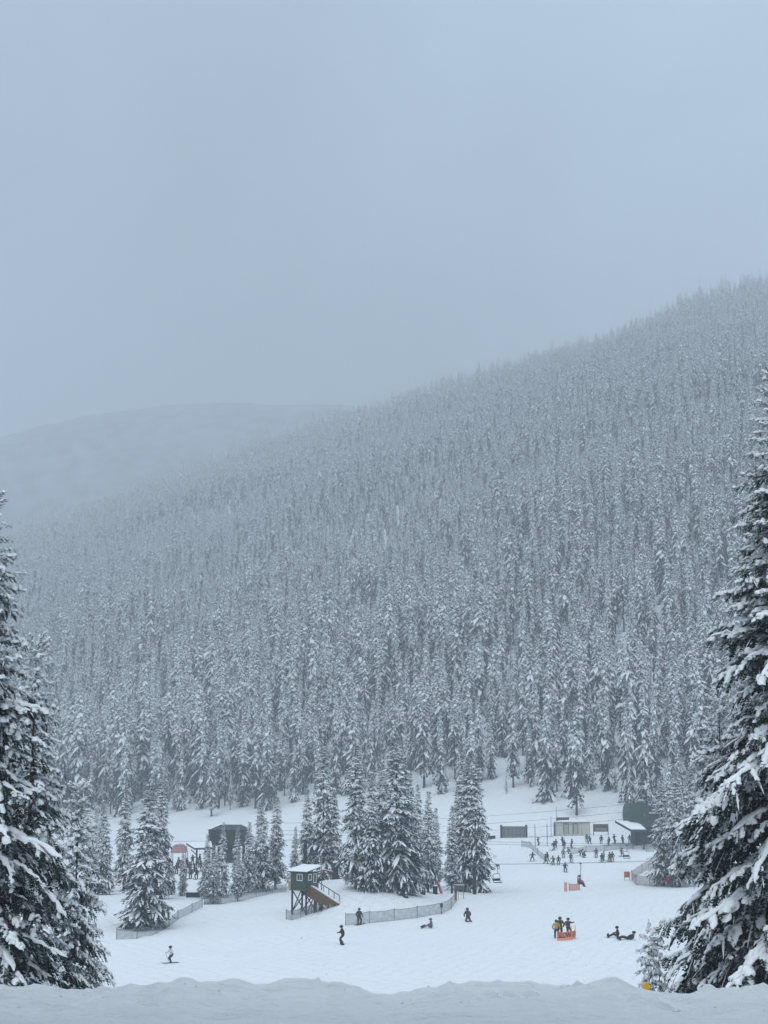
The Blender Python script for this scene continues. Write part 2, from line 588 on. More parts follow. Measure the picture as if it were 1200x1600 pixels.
# ------------------------------------------------------------------ terrain
CREST_U = np.array([-400, 0, 60, 130, 185, 240, 300, 350, 390, 430, 480, 540, 600, 650, 700, 780, 860, 930, 985, 1030, 1065, 1130, 1200, 1600])
CREST_V = np.array([1540, 1540, 1540, 1546, 1551, 1543, 1538, 1540, 1546, 1543, 1541, 1541, 1554, 1547, 1539, 1538, 1545, 1541, 1556, 1553, 1547, 1546, 1543, 1543])
CREST_X = (CREST_U - 600.0) / FPX * 19.0 * 1.04
CREST_D = (1546.0 - CREST_V) / FPX * 19.0
NEAR_Y = np.array([-60, 0, 15, 18, 19, 20.5, 24, 35, 50, 80, 110, 125, 150, 170, 4000])
NEAR_Z = np.array([18.6, 15.4, 14.62, 14.45, 14.42, 14.05, 12.9, 10.2, 8.0, 4.0, 1.2, 0.45, 0.1, 0, 0])
C45 = math.sqrt(0.5)


RIDGE_V = [-2600, -1780, -1450, -1209, -786, 200]
RIDGE_S = [820, 1060, 1200, 1295, 1385, 1650]


def hill(x, y):
    s = (x + y) * C45
    v = (x - y) * C45
    g = np.interp(v, [-2600, -1780, -786, 200], [0.40, 0.425, 0.485, 0.50])
    sc = np.interp(v, RIDGE_V, RIDGE_S)
    base = np.interp(s, [0, 228, 245, 269, 301, 335, 370], [0, 0, 0.7, 3.4, 11.2, 23.5, 38.0])
    up = np.clip(s, 370, None) - 370
    top = sc - 370 - 60
    over = np.clip(up - top, 0, None)
    w = 75.0
    rolled = np.where(up > top, top + w * (1 - np.exp(-over / w)) - 0.25 * np.clip(over - 90, 0, None), up)
    z = base + g * rolled
    z = z + sstep(380, 700, s) * (fbm(x / 170.0, y / 170.0, 3, 41) * 16.0)
    return z


def height(x, y):
    x = np.asarray(x, float); y = np.asarray(y, float)
    z = np.interp(y, NEAR_Y, NEAR_Z)
    near = 1 - sstep(20.0, 40.0, y)
    lump = sstep(13, 18.8, y) * (1 - sstep(19.5, 23, y))
    z = z + np.interp(x, CREST_X, CREST_D) * lump
    z = z + near * (fbm(x * 0.55, y * 0.9, 4, 3) * 0.09 + fbm(x * 2.3, y * 3.2, 3, 8) * 0.045)
    z = z + lump * (np.abs(fbm(x * 1.7, y * 1.1, 4, 12)) * 0.17 - 0.045 + np.clip(fbm(x * 5.0, y * 4.0, 2, 15) - 0.28, 0, None) * 0.22)
    far = sstep(30, 110, y)
    z = z + far * (fbm(x / 28.0, y / 28.0, 3, 21) * 0.55 + fbm(x / 7.0, y / 9.0, 2, 33) * 0.12)
    # the unloading mound beside the raised hut
    mound = np.exp(-((x + 6.5) / np.where(x > -6.5, 14.0, 8.0)) ** 2 - ((y - 206.0) / 12.0) ** 2) * 3.0 * sstep(-12.0, -8.9, x)
    z = z + mound
    z = z + 2.1 * np.exp(-((x + 2.0) / 9.0) ** 2 - ((y - 191.0) / 9.0) ** 2) * sstep(-8.8, -5.0, x)
    # soft ploughed bank in front of the sheds
    z = z + 0.9 * np.exp(-((y - 318.0 + 0.25 * (x - 42)) / 4.0) ** 2) * sstep(22, 30, x) * (1 - sstep(48, 54, x))
    # hollow under the left hand trees
    z = z - 1.0 * np.exp(-((x + 27) / 9.0) ** 2 - ((y - 178.0) / 12.0) ** 2)
    z = z + hill(x, y)
    # levelled pad for the sheds and the lift terminal
    w = sstep(20, 27, x) * (1 - sstep(66, 74, x)) * sstep(322, 332, y) * (1 - sstep(352, 366, y))
    return z * (1 - w) + (3.2 + (x - 42) * 0.02) * w


def hz(x, y):
    return float(height(np.array([x]), np.array([y]))[0])


def ground(u, v, y0=100.0, y1=900.0):
    """where the sight line through a photograph pixel first meets the ground"""
    t, m = ray(u, v)
    Y = np.arange(y0, y1, 0.25)
    d = EZ + m * Y - height(t * Y, Y)
    i = np.argmax(d <= 0)
    if d[i] > 0:
        i = len(Y) - 1
    y = Y[i]
    return Vector((t * y, y, float(height(np.array([t * y]), np.array([y]))[0])))


def sheet(name, xs, ys, mat, kind='structure', dz=0.0, hf=height):
    X, Y = np.meshgrid(xs, ys)
    Z = hf(X.ravel(), Y.ravel()) + dz
    V = np.stack([X.ravel(), Y.ravel(), Z], 1)
    nx, ny = len(xs), len(ys)
    i = (np.arange(ny - 1)[:, None] * nx + np.arange(nx - 1)[None, :]).ravel()
    T = np.concatenate([np.stack([i, i + 1, i + nx + 1], 1), np.stack([i, i + nx + 1, i + nx], 1)])
    me = mesh_np(name, V, T, [mat], None, np.ones(len(T), bool))
    return tag(link(name, me), kind=kind)


sheet('snowbank', np.arange(-9, 9.01, 0.07), np.arange(9, 23.01, 0.07), M['snow_near'], dz=0.012)
sheet('snow_slope', np.arange(-60, 60.1, 0.6), np.arange(-30, 108.1, 0.6), M['snow_near'], dz=-0.05)
sheet('ski_run', np.arange(-260, 260.1, 1.5), np.arange(106, 470.1, 1.5), M['snow_floor'])
sheet('hillside', np.arange(-1700, 1300.1, 14.0), np.arange(466, 2700.1, 14.0), M['snow_hill'], dz=-0.2)


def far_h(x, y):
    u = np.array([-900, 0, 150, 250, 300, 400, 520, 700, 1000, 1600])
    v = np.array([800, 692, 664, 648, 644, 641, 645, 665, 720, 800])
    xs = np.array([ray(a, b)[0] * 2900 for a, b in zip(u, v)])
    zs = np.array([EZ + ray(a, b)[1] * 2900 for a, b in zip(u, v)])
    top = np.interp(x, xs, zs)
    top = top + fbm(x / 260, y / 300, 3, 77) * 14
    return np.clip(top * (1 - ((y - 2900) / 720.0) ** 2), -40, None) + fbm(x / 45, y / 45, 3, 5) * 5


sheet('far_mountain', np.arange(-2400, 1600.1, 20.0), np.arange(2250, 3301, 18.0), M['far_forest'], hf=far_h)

# ------------------------------------------------------------------ conifers
def ring_profile(K):
    t = np.linspace(0, 1, K + 1)
    return t


def fronds(base, az, elev, Ln, W, droop, K, rng, snow_p=0.85, snow_w=0.62, lift=0.05, tooth=1.0):
    """flat needle sprays with a strip of snow lying on them; arrays over N sprays -> verts, tris, material"""
    N = len(Ln)
    t = np.linspace(0, 1, K + 1)
    d = np.stack([np.cos(az), np.sin(az), np.zeros(N)], 1)
    p = np.stack([-np.sin(az), np.cos(az), np.zeros(N)], 1)
    S = base[:, None, :] + d[:, None, :] * (Ln[:, None] * t)[:, :, None]
    S[:, :, 2] += Ln[:, None] * (np.tan(elev)[:, None] * t - droop[:, None] * t ** 2)
    prof = np.interp(t, [0, 0.15, 0.45, 0.8, 1.0], [0.3, 0.75, 1.0, 0.7, 0.12])
    Vs, Ts, Ms = [], [], []
    off = 0
    # needles: one pointed tooth for each segment and side, hanging a little
    for side in (-1, 1):
        w = W[:, None] * prof[None, :-1] * rng.uniform(0.55, 1.35, (N, K)) * tooth
        tip = (S[:, :-1] + S[:, 1:]) / 2 + p[:, None, :] * (side * w)[:, :, None] + d[:, None, :] * (w * 0.45)[:, :, None]
        tip[:, :, 2] -= w * rng.uniform(0.15, 0.75, (N, K))
        A = S[:, :-1].reshape(-1, 3); B = S[:, 1:].reshape(-1, 3); C = tip.reshape(-1, 3)
        n = len(A)
        Vs.append(np.concatenate([A, B, C])); i = np.arange(n)
        Ts.append(np.stack([i, i + n, i + 2 * n], 1) + off); Ms.append(np.zeros(n, int)); off += 3 * n
    # snow: a ridge strip, narrower than the needles, uneven
    keep = rng.random(N) < snow_p
    if keep.any():
        S2 = S[keep].copy(); n2 = len(S2)
        w = (W[keep][:, None] * prof[None, :] * (np.ones(N) * snow_w)[keep][:, None]) * rng.uniform(0.5, 1.25, (n2, K + 1))
        S2[:, :, 2] += lift * (0.4 + prof)[None, :] + w * 0.28
        ps = p[keep][:, None, :]
        Lf = S2 + ps * w[:, :, None]; Rt = S2 - ps * w[:, :, None]
        Lf[:, :, 2] -= w * 0.55; Rt[:, :, 2] -= w * 0.55
        V = np.stack([Lf, S2, Rt], 2).reshape(-1, 3)
        b = (np.arange(n2)[:, None] * (K + 1) + np.arange(K)[None, :]).ravel() * 3
        q = []
        for j in (0, 1):
            q.append(np.stack([b + j, b + j + 1, b + j + 4], 1)); q.append(np.stack([b + j, b + j + 4, b + j + 3], 1))
        T = np.concatenate(q) + off
        Vs.append(V); Ts.append(T); Ms.append(np.ones(len(T), int))
    return np.concatenate(Vs), np.concatenate(Ts), np.concatenate(Ms), S


def worms(P, rad, M_, rng, flat=0.8):
    """lumpy snow pillows lying along polylines P (N, K, 3) with radii rad (N, K)"""
    N, K, _ = P.shape
    dirs = np.gradient(P, axis=1)
    dirs /= np.linalg.norm(dirs, axis=2, keepdims=True) + 1e-9
    side = np.cross(dirs, np.array([0, 0, 1.0]))
    side /= np.linalg.norm(side, axis=2, keepdims=True) + 1e-9
    q = np.linspace(-0.32, math.pi + 0.32, M_)
    rr = rad[:, :, None] * rng.uniform(0.86, 1.14, (N, K, M_))
    V = P[:, :, None, :] + side[:, :, None, :] * (rr * np.cos(q))[..., None]
    V[..., 2] += rr * np.sin(q) * flat + rad[:, :, None] * 0.12
    V = V.reshape(-1, 3)
    b = (np.arange(N)[:, None, None] * K + np.arange(K - 1)[None, :, None]) * M_ + np.arange(M_ - 1)[None, None, :]
    b = b.ravel()
    T = np.concatenate([np.stack([b, b + M_, b + M_ + 1], 1), np.stack([b, b + M_ + 1, b + 1], 1)])
    return V, T


def conifer(seed, H, R, nb, f0, K=4, sub=0, snow_p=0.85, pw=0.85, snow_w=0.62, wid=0.30, dead=0.0, sag=0.0, low=0.8):
    """crown of a spire-shaped conifer: whorled drooping branches; sub > 0 adds side sprays"""
    rng = np.random.default_rng(seed)
    f = np.sort(f0 + (1 - f0) * (np.linspace(0.0, 0.985, nb) ** 0.92 + rng.normal(0, 0.006, nb)))
    f = np.clip(f, f0, 0.992)
    prof = (1 - f + 0.012) ** pw * (0.86 + 0.14 * np.sin(f * 23 + rng.uniform(0, 6)))
    prof *= np.interp(f, [f0, f0 + 0.06, f0 + 0.16, 1], [0.62, 0.9, 1.0, 1.0])
    Ln = R * np.clip(prof, 0.03, None) * rng.uniform(0.62, 1.18, nb) + 0.10
    if dead:
        Ln *= np.where(rng.random(nb) < dead, 0.45, 1)
    az = np.arange(nb) * 2.39996 + rng.normal(0, 0.35, nb)
    elev = np.interp(f, [0, 0.5, 0.9, 1], [-0.30 - sag, -0.14 - sag, 0.18 - sag, 0.85]) + rng.normal(0, 0.10, nb)
    droop = rng.uniform(0.12, 0.42 + sag, nb) * np.interp(f, [0, 0.85, 1], [1, 0.7, 0.1])
    lean = np.array([rng.normal(0, 0.006), rng.normal(0, 0.006)]) * H
    base = np.stack([lean[0] * f ** 2, lean[1] * f ** 2, f * H], 1)
    W = np.clip(Ln * wid, 0.10, 1.0)
    sp_ = snow_p * np.interp(f, [0.25, 0.5, 0.72], [low, 0.3 + 0.7 * low, 1.0])      # lower branches catch less snow; thinned further so the colour stands in for shade
    V, T, Mi, S = fronds(base, az, elev, Ln, W, droop, K, rng, sp_, snow_w * np.interp(f, [0.3, 0.8], [0.65 + 0.35 * low, 1.2]))  # broader snow high up also stands in for light on the crown tops
    parts = [(V, T, Mi)]
    if sub:
        n = nb * sub
        tt = rng.uniform(0.22, 0.95, (nb, sub))
        k = tt * K
        k0 = np.clip(np.floor(k).astype(int), 0, K - 1); fr = (k - k0)[..., None]
        idx = np.arange(nb)[:, None]
        P0 = S[idx, k0] * (1 - fr) + S[idx, k0 + 1] * fr
        sgn = np.where(np.arange(sub)[None, :] % 2 == 0, 1, -1) * np.ones((nb, 1))
        a2 = az[:, None] + sgn * rng.uniform(0.5, 1.1, (nb, sub))
        L2 = Ln[:, None] * (1.05 - tt) * rng.uniform(0.35, 0.65, (nb, sub)) + 0.12
        e2 = (elev[:, None] - 0.25 - droop[:, None] * tt * 1.3) + rng.normal(0, 0.12, (nb, sub))
        V, T, Mi, _ = fronds(P0.reshape(-1, 3), a2.ravel(), np.clip(e2.ravel(), -1.0, 0.9), L2.ravel(),
                             np.clip(L2.ravel() * 0.30, 0.07, 0.42), np.repeat(droop, sub) * 0.9, max(3, K - 1), rng, np.repeat(sp_, sub), np.repeat(snow_w * np.interp(f, [0.3, 0.8], [0.65 + 0.35 * low, 1.2]), sub), 0.04)
        parts.append((V, T, Mi))
    off = 0; Vs, Ts, Ms = [], [], []
    for V, T, Mi in parts:
        Vs.append(V); Ts.append(T + off); Ms.append(Mi); off += len(V)
    return np.concatenate(Vs), np.concatenate(Ts), np.concatenate(Ms), lean


def big_conifer(seed, H, R, nb, f0, pw=0.8, snow=0.62, zcut=0.0):
    """near conifer: every branch carries twigs, each twig needles and a pillow of snow"""
    rng = np.random.default_rng(seed)
    f = np.clip(f0 + (1 - f0) * (np.linspace(0, 0.985, nb) ** 0.95 + rng.normal(0, 0.004, nb)), f0, 0.99)
    prof = (1 - f) ** pw * (0.86 + 0.14 * np.sin(f * 31 + 1.3)) * np.interp(f, [f0, f0 + 0.05, 1], [0.8, 1, 1])
    Ln = R * np.clip(prof, 0.03, None) * rng.uniform(0.66, 1.16, nb) + 0.25
    az = np.arange(nb) * 2.39996 + rng.normal(0, 0.3, nb)
    elev = np.interp(f, [0, 0.5, 0.9, 1], [-0.28, -0.10, 0.22, 0.9]) + rng.normal(0, 0.09, nb)
    droop = rng.uniform(0.12, 0.38, nb) * np.interp(f, [0, 0.85, 1], [1, 0.8, 0.1])
    base = np.stack([np.zeros(nb), np.zeros(nb), f * H], 1)
    # twigs
    B, A, E, LL, D, Fx = [], [], [], [], [], []
    for i in range(nb):
        n = int(np.clip(Ln[i] / 0.125, 5, 34))
        tt = np.linspace(0.10, 0.98, n) + rng.normal(0, 0.02, n)
        tt = np.clip(tt, 0.06, 1)
        d = np.array([math.cos(az[i]), math.sin(az[i]), 0])
        P = base[i] + d * (Ln[i] * tt)[:, None]
        P[:, 2] += Ln[i] * (math.tan(elev[i]) * tt - droop[i] * tt ** 2)
        sg = np.where(np.arange(n) % 2 == 0, 1, -1)
        B.append(P); A.append(az[i] + sg * rng.uniform(0.35, 1.05, n) * np.interp(tt, [0, .9, 1], [1, .8, .2]))
        LL.append(np.clip(Ln[i] * 0.27 * np.interp(tt, [0, .35, .8, 1], [0.7, 1.05, .62, .42]) * rng.uniform(0.55, 1.4, n), 0.14, 0.95))
        E.append(elev[i] - 2 * droop[i] * tt * 0.8 + rng.normal(-0.12, 0.16, n))
        D.append(np.full(n, droop[i] + 0.10)); Fx.append(tt)
    B = np.concatenate(B); A = np.concatenate(A); LL = np.concatenate(LL); E = np.clip(np.concatenate(E), -0.85, 1.0); D = np.concatenate(D); Fx = np.concatenate(Fx)
    parts = []
    # main needle sprays of the twigs (no flat snow here; pillows follow)
    V, T, Mi, S = fronds(B, A, E, LL, np.clip(LL * 0.30, 0.05, 0.15), D, 9, rng, 0.0, tooth=0.9)
    parts.append((V, T, Mi, False))
    Mi = np.where(np.repeat(rng.random(len(Mi) // 2 + 1), 2)[:len(Mi)] < 0.38, 2, Mi); parts[-1] = (V, T, Mi, False)      # rimed needles
    # second layer of hanging sprays
    V, T, Mi, _ = fronds(B - np.array([0, 0, 0.03]), A + rng.normal(0, 0.35, len(A)), np.clip(E - 0.3, -0.95, 1), LL * 0.8, np.clip(LL * 0.28, 0.05, 0.14), D, 6, rng, 0.30, 0.30, 0.02)
    parts.append((V, T, Mi, False))
    # snow pillows, patchy: some branches thickly laden, others nearly bare
    patch = vnoise(B[:, 2] * 1.1 + 3, np.arctan2(B[:, 1], B[:, 0]) * 2.2 + 5, seed) + 0.5
    lad = np.clip(snow * (0.35 + 1.15 * patch) * np.interp(Fx, [0, 0.35, 1], [0.45, 1, 1.25]), 0, 1)
    keep = rng.random(len(B)) < lad
    Sk = S[keep][:, 1:9]
    n = len(Sk)
    reach = rng.uniform(0.55, 1.0, (n, 1, 1))
    Sk = Sk[:, :1] + (Sk - Sk[:, :1]) * reach
    Sk = Sk + rng.normal(0, 0.018, Sk.shape)
    pr = np.array([0.45, 0.8, 1.0, 0.95, 1.0, 1.0, 0.88, 0.10])
    r0 = np.clip(0.026 + 0.07 * LL[keep] + 0.05 * patch[keep], 0.03, 0.115) * rng.uniform(0.5, 1.4, n)
    bead = 1 + 0.30 * np.sin(np.arange(8)[None, :] * rng.uniform(1.3, 2.4, (n, 1)) + rng.uniform(0, 6.3, (n, 1)))
    rad = r0[:, None] * pr[None, :] * bead * rng.uniform(0.8, 1.2, (n, 8))
    V, T = worms(Sk, rad, 6, rng)
    parts.append((V, T, np.ones(len(T), int), True))
    # a continuous ridge of snow along the outer part of the laden boughs
    kb = rng.random(nb) < 0.35 + 0.6 * snow
    tq = np.linspace(0.25, 1.02, 13)
    db = np.stack([np.cos(az), np.sin(az), np.zeros(nb)], 1)[kb]
    Pb = base[kb][:, None, :] + db[:, None, :] * (Ln[kb][:, None] * tq)[:, :, None]
    Pb[:, :, 2] += Ln[kb][:, None] * (np.tan(elev[kb])[:, None] * tq - droop[kb][:, None] * tq ** 2) + 0.02
    n = len(Pb)
    Pb += rng.normal(0, 0.03, Pb.shape)
    pb = np.interp(np.linspace(0, 1, 13), [0, 0.25, 0.6, 0.9, 1], [0.25, 0.8, 1.0, 0.8, 0.1])
    rb_ = np.clip(0.045 + 0.026 * Ln[kb], 0.05, 0.14) * rng.uniform(0.55, 1.3, n)
    bb = 1 + 0.28 * np.sin(np.arange(13)[None, :] * rng.uniform(1.0, 2.2, (n, 1)) + rng.uniform(0, 6.3, (n, 1)))
    V, T = worms(Pb, rb_[:, None] * pb[None, :] * bb * rng.uniform(0.85, 1.15, (n, 13)), 8, rng, 0.7)
    parts.append((V, T, np.ones(len(T), int), True))
    off = 0; Vs, Ts, Ms, Sm = [], [], [], []
    for V, T, Mi, s in parts:
        Vs.append(V); Ts.append(T + off); Ms.append(Mi); Sm.append(np.full(len(T), s)); off += len(V)
    return np.concatenate(Vs), np.concatenate(Ts), np.concatenate(Ms), np.concatenate(Sm)


def trunk_mesh(H, r, lean=(0, 0), top=0.97):
    m = MB()
    fs = [-0.03, 0.0, 0.02, 0.25, 0.6, top]
    rs = [r * 1.5, r * 1.35, r * 1.05, r * 0.8, r * 0.42, r * 0.06]
    m.tube([(lean[0] * f * abs(f), lean[1] * f * abs(f), f * H) for f in fs], rs, 8)
    return m.mesh('trunk', M['bark'], True)


KINDS = {}


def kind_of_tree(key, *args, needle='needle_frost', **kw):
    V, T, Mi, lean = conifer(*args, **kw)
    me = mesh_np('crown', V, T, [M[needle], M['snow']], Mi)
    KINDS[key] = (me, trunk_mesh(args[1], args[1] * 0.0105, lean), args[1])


def plant(key, name, label, cat, loc, h, rz, width=1.0, group=None):
    cm, tm, H = KINDS[key]
    o = thing(name, label, cat, loc, rz, group)
    s = h / H
    o.scale = (s * width, s * width, s)
    link('trunk', tm, o)
    link('crown', cm, o)
    return o


# hillside kinds, 20 m tall at scale one
HK = []
for i in range(9):
    Rr = [2.5, 2.5, 3.0, 2.0, 3.3, 2.5, 2.9, 2.2, 3.1][i]
    f0 = [0.05, 0.12, 0.04, 0.16, 0.06, 0.14, 0.05, 0.18, 0.08][i]
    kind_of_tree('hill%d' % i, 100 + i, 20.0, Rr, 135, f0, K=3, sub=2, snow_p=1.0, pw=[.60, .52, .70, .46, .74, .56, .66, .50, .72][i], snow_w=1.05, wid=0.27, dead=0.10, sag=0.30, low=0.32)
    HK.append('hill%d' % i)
# valley-floor kinds with more detail
for i in range(6):
    Rr = [4.0, 3.3, 3.7, 2.9, 3.4, 4.3][i]
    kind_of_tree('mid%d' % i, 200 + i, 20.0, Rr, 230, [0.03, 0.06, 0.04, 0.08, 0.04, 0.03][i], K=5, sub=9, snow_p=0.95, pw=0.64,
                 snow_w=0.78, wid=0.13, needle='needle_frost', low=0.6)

# --- near trees framing the view
def near_tree(seed, u, v_top, Y, R, nb, f0, label, pw=0.8, snow=0.62, rz=0.0, bend=0):
    t, m = ray(u, v_top)
    x = t * Y
    g = hz(x, Y)
    H = EZ + m * Y - g
    V, T, Mi, Sm = big_conifer(seed, H, R, nb, f0, pw, snow)
    o = thing('conifer', label, 'tree', (x, Y, g), rz, 'large conifers framing the slope')
    link('trunk', trunk_mesh(H, 0.010 * H), o)
    link('crown', mesh_np('crown', V, T, [M['needle'], M['snow'], M['rime']], Mi, Sm), o)
    return o


near_tree(11, 1212, 588, 50.0, 4.7, 400, 0.05, 'huge snow-laden conifer rising along the right edge of the picture', 0.72, 0.76)
near_tree(12, -14, 772, 46.0, 3.3, 340, 0.07, 'tall dark conifer cut by the left edge, its trunk bare at the foot', 0.70, 0.44)
near_tree(13, 58, 1000, 54.0, 2.5, 240, 0.04, 'middle conifer of the left foreground clump, between the tall one and the slender one', 0.72, 0.50, 1.0)
near_tree(14, 124, 1228, 60.0, 1.85, 240, 0.03, 'slender conifer on the valley side of the left foreground clump', 0.70, 0.66, 2.0)
near_tree(15, 1012, 1458, 58.0, 0.42, 46, 0.03, 'left of two young snowy firs beside the yellow marker disc', 0.8, 0.6)
near_tree(16, 1028, 1452, 59.0, 0.48, 50, 0.03, 'right of two young snowy firs, touching the huge conifer', 0.8, 0.6, 2.2)
near_tree(17, 1122, 1085, 55.0, 3.4, 190, 0.03, 'broad lower conifer pressed against the huge one at right', 0.75, 0.70, 0.7)

# --- unseen conifers added beside and behind the viewpoint to shade the near snow
for k, (x, y, h) in enumerate([(-11.5, 12.5, 24), (11.5, 12.0, 24), (-8.2, 6.5, 24), (8.2, 5.8, 26), (-6.8, 2.0, 26), (6.9, 0.5, 25), (-6.8, -4.0, 26),
                               (6.6, -5.0, 27), (-3.6, -8.5, 26), (0.3, -8.6, 27), (4.0, -9.5, 26)]):
    plant('mid%d' % (k % 6), 'conifer', 'tall snowy conifer added beside the viewpoint to shade near snow, out of view', 'tree',
          (x, y, hz(x, y) - .2), h, k * 1.1, 1.3, 'unseen shade conifers beside the viewpoint')

# --- valley trees one by one: (u, v base, v top, kind, width factor, label)
VT = [
    (226, 1452, 1228, 5, 1.25, 'broad lone conifer behind the sagging net fence at left'),
    (250, 1405, 1212, 1, 0.95, 'tall conifer close behind the broad lone conifer at left'),
    (193, 1392, 1228, 3, 1.0, 'narrow conifer left of the broad lone conifer'),
    (160, 1398, 1252, 2, 1.0, 'conifer on bare stems beside the left foreground clump'),
    (147, 1385, 1262, 3, 1.0, 'small pale conifer half hidden by the left foreground clump'),
    (285, 1400, 1328, 0, 0.8, 'short conifer in front of the waiting crowd at left'),
    (268, 1398, 1345, 4, 0.9, 'low bushy conifer left of the short one by the crowd'),
    (322, 1404, 1303, 1, 1.05, 'leftmost of the young conifers by the net, below the canopy roof'),
    (333, 1412, 1320, 0, 1.05, 'frontmost young conifer by the net, standing on a thin stem'),
    (346, 1402, 1286, 2, 0.85, 'young conifer in front of the left wall of the dark hall'),
    (371, 1408, 1330, 3, 1.1, 'small young conifer right of the frontmost one by the net'),
    (370, 1398, 1292, 4, 0.9, 'young conifer before the middle of the dark hall'),
    (388, 1395, 1284, 1, 1.1, 'young conifer before the right corner of the dark hall'),
    (407, 1393, 1252, 0, 0.95, 'slender conifer just right of the dark hall'),
    (430, 1390, 1244, 3, 1.15, 'tall dense conifer two trees right of the dark hall'),
    (460, 1386, 1292, 2, 0.9, 'short conifer left of the lift tower behind the hut'),
    (479, 1378, 1232, 3, 1.0, 'thin conifer rising behind the raised hut roof'),
    (505, 1380, 1163, 4, 1.05, 'tall conifer behind the flagpole and unloading mound'),
    (521, 1374, 1235, 2, 0.95, 'conifer right of the flagpole, behind the snow-capped lift post'),
    (556, 1388, 1162, 1, 1.0, 'leftmost tall conifer of the central grove'),
    (580, 1392, 1208, 4, 1.0, 'second conifer from the left in the central grove'),
    (597, 1388, 1190, 2, 0.9, 'conifer squeezed behind the tallest of the central grove'),
    (620, 1394, 1150, 0, 1.05, 'tallest conifer in the middle of the central grove'),
    (637, 1396, 1208, 2, 1.0, 'conifer in front of and right of the tallest in the central grove'),
    (655, 1388, 1225, 3, 0.9, 'thin conifer behind the gap in the central grove'),
    (669, 1394, 1236, 1, 1.0, 'conifer with a bare lower trunk at the right end of the central grove'),
    (681, 1386, 1262, 3, 1.0, 'small conifer filling the back of the central grove'),
    (706, 1396, 1258, 3, 1.0, 'left conifer of the right-hand grove, its lower stem bare'),
    (716, 1390, 1218, 1, 0.9, 'second conifer from the left in the right-hand grove'),
    (731, 1393, 1180, 2, 1.0, 'twin-topped pair in the right-hand grove, the left tree'),
    (744, 1394, 1180, 0, 0.9, 'twin-topped pair in the right-hand grove, the right tree beside the hanging chair'),
    (1037, 1384, 1212, 2, 1.0, 'left of the snowy conifers inside the brown net at right'),
    (1062, 1386, 1200, 1, 1.1, 'middle snowy conifer inside the brown net at right'),
    (1084, 1380, 1196, 4, 1.0, 'snowy conifer inside the brown net, half behind the huge tree'),
]
for u, vb, vt, k, wf, lab in VT:
    p = ground(u, vb)
    if 470 < u < 530:                       # these stand behind the unloading mound
        t, m = ray(u, vb)
        p = Vector((t * 226.0, 226.0, hz(t * 226.0, 226.0)))
    t, m = ray(u, vt)
    h = EZ + m * p.y - p.z
    plant('mid%d' % k, 'conifer', lab, 'tree', p, h, random.uniform(0, 6.28), wf * 1.06 * random.uniform(0.95, 1.05), 'conifers on the valley floor')

# --- the wooded mountainside
sp = 6.7
gx, gy = np.meshgrid(np.arange(-2000, 2000, sp), np.arange(-800, 3200, sp))
jx = gx.ravel() + RNG.uniform(-0.5, 0.5, gx.size) * sp
jy = gy.ravel() + RNG.uniform(-0.5, 0.5, gx.size) * sp
X = jx * 0.8 - (jy - 1300) * 0.6
Y = jx * 0.6 + (jy - 1300) * 0.8 + 1300
ok = (Y > 320) & (Y < 2760) & (np.abs(X) < 0.36 * Y)
X, Y = X[ok], Y[ok]
tt = X / Y
S_ = (X + Y) * C45
keep = (tt > -0.345) & (tt < 0.345)
edge = np.interp((X - Y) * C45, [-420, -350, -318, -285, -240], [262, 264, 282, 290, 290]) + fbm(X / 22.0, Y / 22.0, 3, 61) * 24
keep &= S_ > edge
dens = np.interp(S_ - edge, [0, 25, 90, 3000], [0.62, 0.95, 1.0, 1.0]) * np.interp(fbm(X / 60.0, Y / 60.0, 3, 71), [-0.6, -0.3, 0.1], [0.85, 0.95, 1.0])
dens *= np.interp(Y, [300, 800, 1500, 2300], [1.0, 0.95, 0.82, 0.62])
keep &= RNG.random(X.size) < dens
crest = np.interp((X - Y) * C45, RIDGE_V, RIDGE_S)
keep &= S_ < crest + 120
X, Y, S_ = X[keep], Y[keep], S_[keep]
Z = height(X, Y)
sz = np.clip(RNG.normal(1.16, 0.28, X.size), 0.45, 1.85) * np.interp(fbm(X / 90, Y / 90, 2, 90), [-0.4, 0.4], [0.78, 1.24])
small = RNG.random(X.size) < 0.13
sz = np.where(small, sz * RNG.uniform(0.35, 0.65, X.size), sz)
wd = RNG.uniform(0.80, 1.10, X.size)
rz = RNG.uniform(0, 6.283, X.size)
ki = RNG.integers(0, len(HK), X.size)
# the trees that show largest stand singly: nearest ones inside the frame
inside = np.abs(X / Y) < 0.272
order = np.argsort(np.where(inside, Y / sz, 1e9))
single = order[:300]
src = {}
for j in single:
    key = HK[ki[j]]
    tq = X[j] / Y[j]
    where = ('above the dark hall at left' if tq < -0.075 else 'behind the central groves' if tq < 0.06 else 'above the sheds and lift terminal')
    o = plant(key, 'conifer', ('young ' if sz[j] < 0.75 else 'very tall ' if sz[j] > 1.45 else '') + 'snow-covered conifer in the front forest ranks ' + where, 'tree',
              (X[j], Y[j], Z[j] - 0.1), 20.0 * sz[j], rz[j], wd[j], 'front ranks of the mountain forest')
    src.setdefault(ki[j], o)
rest = np.setdiff1d(np.arange(X.size), single)
print('forest', X.size)
fme = bpy.data.meshes.new('forest')
fme.vertices.add(len(rest))
fme.vertices.foreach_set('co', np.stack([X[rest], Y[rest], Z[rest] - 0.1], 1).astype(np.float32).ravel())
for nm, typ, arr in (('turn', 'FLOAT', rz[rest]), ('tall', 'FLOAT', sz[rest]), ('wide', 'FLOAT', (sz * wd)[rest])):
    a = fme.attributes.new(nm, typ, 'POINT'); a.data.foreach_set('value', arr.astype(np.float32))
a = fme.attributes.new('pick', 'INT', 'POINT'); a.data.foreach_set('value', ki[rest].astype(np.int32))
